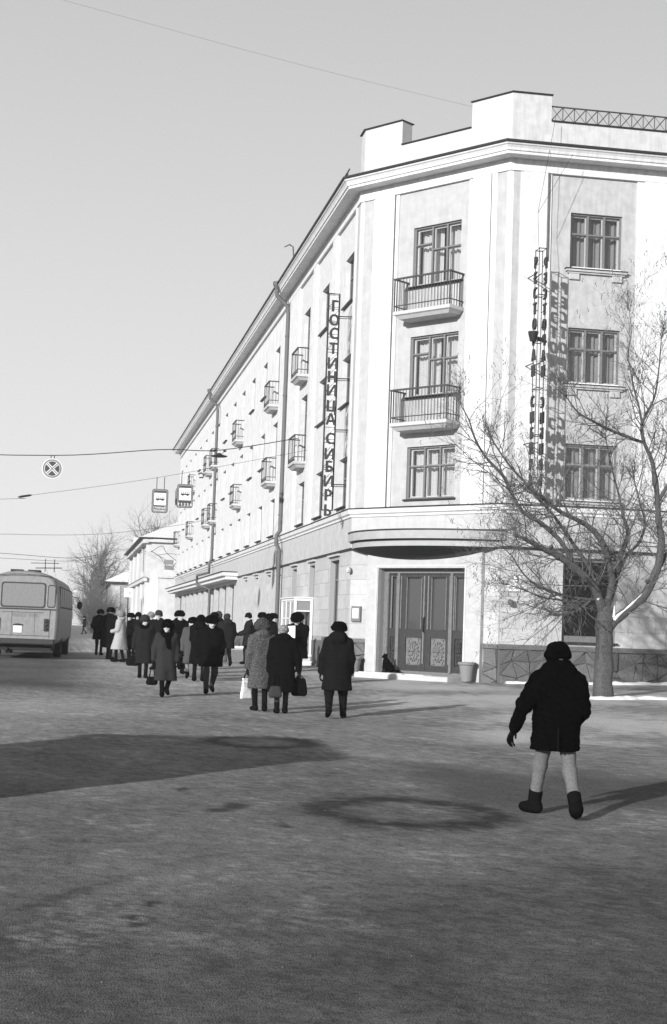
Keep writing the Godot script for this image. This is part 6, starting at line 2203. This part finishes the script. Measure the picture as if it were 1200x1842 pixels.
# ---------------------------------------------------------------- what stands farther off
func make_background() -> void:
	var o := thing("two_storey_house", "white two-storey house with snowy hipped roof beyond the hotel's far end", "house", Vector3(6.3, 0, -125.0))
	var f := Transform3D(Basis(Vector3(0, 0, 1), Vector3.UP, Vector3(-1, 0, 0)), Vector3.ZERO)   # street face: u = z
	var holes := []
	for i in 9:
		for y in [5.6, 1.3]:
			holes.append([-33.0 + 3.6 * i, -33.0 + 3.6 * i + 1.2, y, y + 2.0])
	var b := MB.new()
	wall(b, -34.0, 0.0, 0, 8.1, 0, holes, 0.2)
	part("wall", b, M["far wall"], o, f)
	for h in holes:
		var w := part("window", bars(h[0], h[1], h[2], h[3], -0.2, -0.14, 0.07, [(h[0] + h[1]) / 2], [], 0.03), M["far frame"], o, f)
		part("pane", pane(h[0] + 0.05, h[1] - 0.05, h[2] + 0.05, h[3] - 0.05, -0.17), M["far glass"], w)
	b = MB.new()
	b.box(Vector3(0.3, 0, -33.9), Vector3(9.0, 8.1, -0.3)); b.quad(Vector3(0, 0, 0), Vector3(9, 0, 0), Vector3(9, 8.1, 0), Vector3(0, 8.1, 0), Vector3(0, 0, 1))
	b.box(Vector3(0.9, 0, 0.0), Vector3(2.6, 4.9, 2.6))
	part("wall", b, M["far wall"], o)
	for u in [-33.6, -25.0, -16.5, -8.0, -0.5]:
		b = MB.new()
		b.box(Vector3(u, 0, 0), Vector3(u + 0.5, 8.1, 0.16))
		part("pilaster", b, M["far wall"], o, f)
	b = MB.new()
	b.box(Vector3(-34.2, 4.65, 0), Vector3(0.25, 4.95, 0.28)); b.box(Vector3(-34.2, 7.75, 0), Vector3(0.3, 8.12, 0.45))
	part("string_course", b, M["far wall"], o, f)
	b = MB.new()
	b.box(Vector3(-34.2, 8.12, -0.2), Vector3(0.5, 8.22, 0.75)); b.box(Vector3(-34.2, 4.95, 0), Vector3(0.27, 4.99, 0.32))
	part("eaves", b, M["dark metal"], o, f)
	b = MB.new()
	b.box(Vector3(-0.3, 7.85, 0.0), Vector3(9.2, 8.1, 0.35)); b.box(Vector3(0.85, 4.9, 0.0), Vector3(2.75, 5.05, 2.75))
	part("cornice", b, M["far wall"], o)
	b = MB.new()
	b.box(Vector3(1.2, 8.12, 0.0), Vector3(9.2, 8.22, 0.45))
	part("eaves", b, M["dark metal"], o)
	b = MB.new()
	var e := [Vector3(-0.7, 8.22, 0.5), Vector3(9.4, 8.22, 0.5), Vector3(9.4, 8.22, -34.5), Vector3(-0.7, 8.22, -34.5), Vector3(4.2, 10.6, -5.0), Vector3(4.2, 10.6, -30.0)]
	b.quad(e[0], e[4], e[5], e[3], Vector3(-1, 2, 0)); b.quad(e[1], e[4], e[5], e[2], Vector3(1, 2, 0)); b.face(e[0], e[1], e[4], Vector3(0, 2, 1)); b.face(e[2], e[3], e[5], Vector3(0, 2, -1))
	var rf := part("roof", b, M["snow"], o)
	b = MB.new()
	b.tube([e[4] + Vector3(-1.2, 0, 0.8), e[4] + Vector3(0, 0.15, 0), e[5]], [0.16, 0.2, 0.16], 6)
	part("ridge", b, M["dark metal"], rf)
	b = MB.new()
	b.box(Vector3(-0.2, 8.22, -26.0), Vector3(0.9, 9.5, -24.4)); b.box(Vector3(-0.25, 8.22, -12.0), Vector3(0.5, 8.9, -11.0))
	part("parapet_block", b, M["far wall"], rf)
	# dark shop signs on the end wall and the drooping cables
	for q in [[1.15, 5.98, "upper", 0.36], [1.2, 5.55, "lower", 0.34]]:
		b = MB.new()
		b.block(Vector3(q[0], q[1], 0.05), Vector3(q[0] + 0.75, q[1] + q[3], 0.13), 0.01)
		var sb := single("wall_board", b, M["sign grey"], q[2] + " dark board on the end wall of the white two-storey house", "board")
		sb.position = Vector3(6.3, 0.0, -122.2)
	for q in [[Vector3(6.5, 7.1, -124.5), Vector3(7.2, 6.6, -123.5), Vector3(7.9, 5.7, -122.5), Vector3(8.6, 6.4, -121.4), "lower drooping cable between the white house and the hotel"], [Vector3(6.5, 7.0, -124.5), Vector3(7.3, 7.5, -123.6), Vector3(7.7, 6.9, -122.8), Vector3(8.6, 6.1, -121.4), "upper looping cable between the white house and the hotel"]]:
		wire("drooping_cable", [q[0], q[1], q[2], q[3]], 0.022, q[4])
	# third house: grey end wall
	o = thing("low_house", "low house with grey end wall and white gable, beyond the two-storey house", "house", Vector3(5.0, 0, -183.0))
	b = MB.new()
	b.box(Vector3(0, 0, -26), Vector3(8, 6.0, 0))
	part("wall", b, M["far wall grey"], o)
	b = MB.new()
	b.box(Vector3(0.25, 0.8, 0.0), Vector3(1.15, 5.5, 0.08))
	part("white_panel", b, M["far wall"], o)
	b = MB.new()
	b.face(Vector3(-0.8, 6.0, 0.4), Vector3(8.8, 6.0, 0.4), Vector3(4, 8.4, 0.4), Vector3(0, 0, 1))
	b.quad(Vector3(-0.8, 6.0, 0.4), Vector3(4, 8.4, 0.4), Vector3(4, 8.4, -26.4), Vector3(-0.8, 6.0, -26.4), Vector3(-1, 2, 0)); b.quad(Vector3(8.8, 6.0, 0.4), Vector3(4, 8.4, 0.4), Vector3(4, 8.4, -26.4), Vector3(8.8, 6.0, -26.4), Vector3(1, 2, 0))
	part("roof", b, M["snow"], o)
	b = MB.new()
	b.box(Vector3(-0.9, 5.85, -26.4), Vector3(-0.6, 6.05, 0.5)); b.box(Vector3(-0.9, 5.85, 0.4), Vector3(1.5, 6.0, 0.55))
	part("eaves", b, M["dark metal"], o)
	# white notice board on posts
	o = thing("notice_board", "small white notice board on a post at the far end of the pavement", "board", Vector3(4.98, 0.0, -128.0))
	b = MB.new()
	b.block(Vector3(-0.36, 3.35, -0.03), Vector3(0.36, 4.1, 0.03), 0.01)
	part("board", b, M["sign white"], o)
	part("lettering", flat_text("ч", 0.2, 0.01), M["ink"], o, Transform3D(Basis(), Vector3(0.1, 3.72, 0.035)))
	b = MB.new()
	b.bar(Vector3(0, 0, -0.05), Vector3(0, 4.0, -0.05), 0.05)
	part("post", b, M["iron"], o)
	bare_tree(Vector3(4.2, 0, -196), 12.5, 0.9, 46, "nearest and largest of the bare trees beside the low house")
	bare_tree(Vector3(3.2, 0, -214), 10.5, 1.0, 40, "middle bare tree, left of the low house")
	bare_tree(Vector3(9.5, 0, -168), 13.0, 0.8, 34, "bare tree rising behind the roof of the white two-storey house")
	bare_tree(Vector3(12.0, 0, -180), 14.0, 0.8, 34, "bare tree whose top shows right of the snowy roof ridge")
	bush(Vector3(3.3, 0, -158), 2.0, 4.6, "dark dense bush at the end of the pavement")
	# pale blocks at the end of the street
	var n := 0
	for q in [[-4.0, -380, 11.0, 8.0, "left pale block at the hazy end of the street"], [6.0, -350, 8.0, 5.5, "right pale block at the hazy end of the street"]]:
		o = thing("distant_house", q[4], "house", Vector3(q[0], 0, q[1]))
		b = MB.new()
		b.box(Vector3(0, 0, -12), Vector3(q[2], q[3], 0))
		part("wall", b, M["pale wall"], o)
		b = MB.new()
		b.box(Vector3(-0.3, q[3], -12.3), Vector3(q[2] + 0.3, q[3] + 0.6, 0.3))
		part("roof", b, M["snow"], o)
		for i in 3:
			for j in 2:
				b = MB.new()
				var x: float = 1.2 + i * q[2] / 3.4
				b.box(Vector3(x, 1.5 + j * q[3] * 0.45, 0.0), Vector3(x + 1.2, 3.2 + j * q[3] * 0.42, 0.06))
				part("window", b, M["far frame"], o)
		n += 1


func make_shadow_kiosk() -> void:  # unseen kiosk, added for the shadow it throws across the ground
	var o := thing("shadow_kiosk", "plain street kiosk standing just outside the left edge of the view", "kiosk", Vector3(-4.4, ground_y(-3.0, -16.0) - 0.02, -17.2))
	var b := MB.new()
	b.block(Vector3(0, 0, 0), Vector3(2.9, 0.95, 2.7), 0.03)
	part("lower_wall", b, M["kiosk"], o)
	b = MB.new()
	for x in [0.0, 1.4, 2.82]:
		for z in [0.0, 2.62]: b.box(Vector3(x, 0.95, z), Vector3(x + 0.08, 2.3, z + 0.08))
	part("posts", b, M["white frame"], o)
	b = MB.new()
	b.box(Vector3(0.04, 0.95, 0.04), Vector3(2.86, 2.3, 2.66))
	part("glazing", b, M["far glass"], o)
	b = MB.new()
	b.block(Vector3(-0.2, 2.3, -0.15), Vector3(3.05, 2.52, 2.85), 0.04)
	part("roof", b, M["kiosk"], o)


func _ready() -> void:
	rng.seed = 1975
	fine.seed = 11; fine.frequency = 0.05; fine.fractal_octaves = 3
	broad.seed = 5; broad.frequency = 0.01; broad.fractal_octaves = 4
	pieces.seed = 23; pieces.noise_type = FastNoiseLite.TYPE_CELLULAR; pieces.frequency = 0.3
	# camera
	var cam := Camera3D.new()
	cam.name = "camera"
	add_child(cam)
	cam.transform = Transform3D(Basis(Vector3(0.984482, 0.035174, 0.171924), Vector3(-0.047683, 0.996464, 0.06918), Vector3(-0.168883, -0.076304, 0.982678)), Vector3(0, 1.3156, 0))
	cam.fov = 37.04
	cam.near = 0.1
	cam.far = 3000.0
	cam.current = true
	# sky, air, exposure
	var env := Environment.new()
	env.background_mode = Environment.BG_SKY
	var sm := ProceduralSkyMaterial.new()
	sm.sky_top_color = grey(0.12)
	sm.sky_horizon_color = grey(0.76)
	sm.sky_curve = 0.52
	sm.ground_horizon_color = grey(0.62)
	sm.ground_bottom_color = grey(0.25)
	sm.sun_angle_max = 1.0
	var sky := Sky.new()
	sky.sky_material = sm
	env.sky = sky
	env.tonemap_mode = Environment.TONE_MAPPER_LINEAR
	env.tonemap_exposure = 1.2
	env.fog_enabled = true
	env.fog_density = 0.0005
	env.fog_light_color = grey(0.75)
	env.sdfgi_enabled = true
	env.ssao_enabled = true
	env.ssil_enabled = true
	var we := WorldEnvironment.new()
	we.name = "environment"
	we.environment = env
	add_child(we)
	var sun := DirectionalLight3D.new()
	sun.name = "sun"
	add_child(sun)
	var az := deg_to_rad(41.0)
	var elev := deg_to_rad(17.0)
	var go := Vector3(sin(az) * cos(elev), -sin(elev), -cos(az) * cos(elev))
	sun.transform = Transform3D(Basis.looking_at(go, Vector3.UP), Vector3(-30, 30, 30))
	sun.light_energy = 1.55
	sun.light_color = Color(1.0, 1.0, 1.0)
	sun.light_angular_distance = 1.0
	sun.shadow_enabled = true
	make_materials()
	make_ground()
	make_hotel()
	make_background()
	make_street_tree()
	make_bus()
	make_letter_signs()
	make_street_signs()
	make_urns()
	make_booth()
	make_planter()
	make_shadow_kiosk()
	snow_ridge("snow_drift", [Vector3(11.95, 0, -40.72), Vector3(14.0, 0, -40.72), Vector3(19.5, 0, -40.72)], 0.16, 0.10)
	snow_ridge("snow_drift", [Vector3(12.0, 0, -34.9), Vector3(12.2, 0, -34.15), Vector3(12.7, 0, -34.05), Vector3(13.2, 0, -34.2), Vector3(15.5, 0, -34.1)], 0.28, 0.09)
	var cr := MB.new()                                              # crumbs of snow and grit lying about
	for i in 110:
		var z := -7.0 - 26.0 * pow(rng.randf(), 1.5)
		var x := rng.randf_range(-0.9, 0.45) * -z * 0.3 - z * 0.12
		var s := rng.randf_range(0.0022, 0.0055)
		cr.lathe([Vector2(0.0, -s), Vector2(s * 1.3, 0.0), Vector2(s * 0.7, s * 0.7), Vector2(0.0, s * 0.9)], Vector3(x, ground_y(x, z) + 0.004, z), 5)
	var cs := part("snow_crumbs", cr, M["urn"], self)
	cs.set_meta("kind", "stuff")
	cs.set_meta("label", "small crumbs of white snow scattered over the trodden ground")
	make_dog()
	make_people()
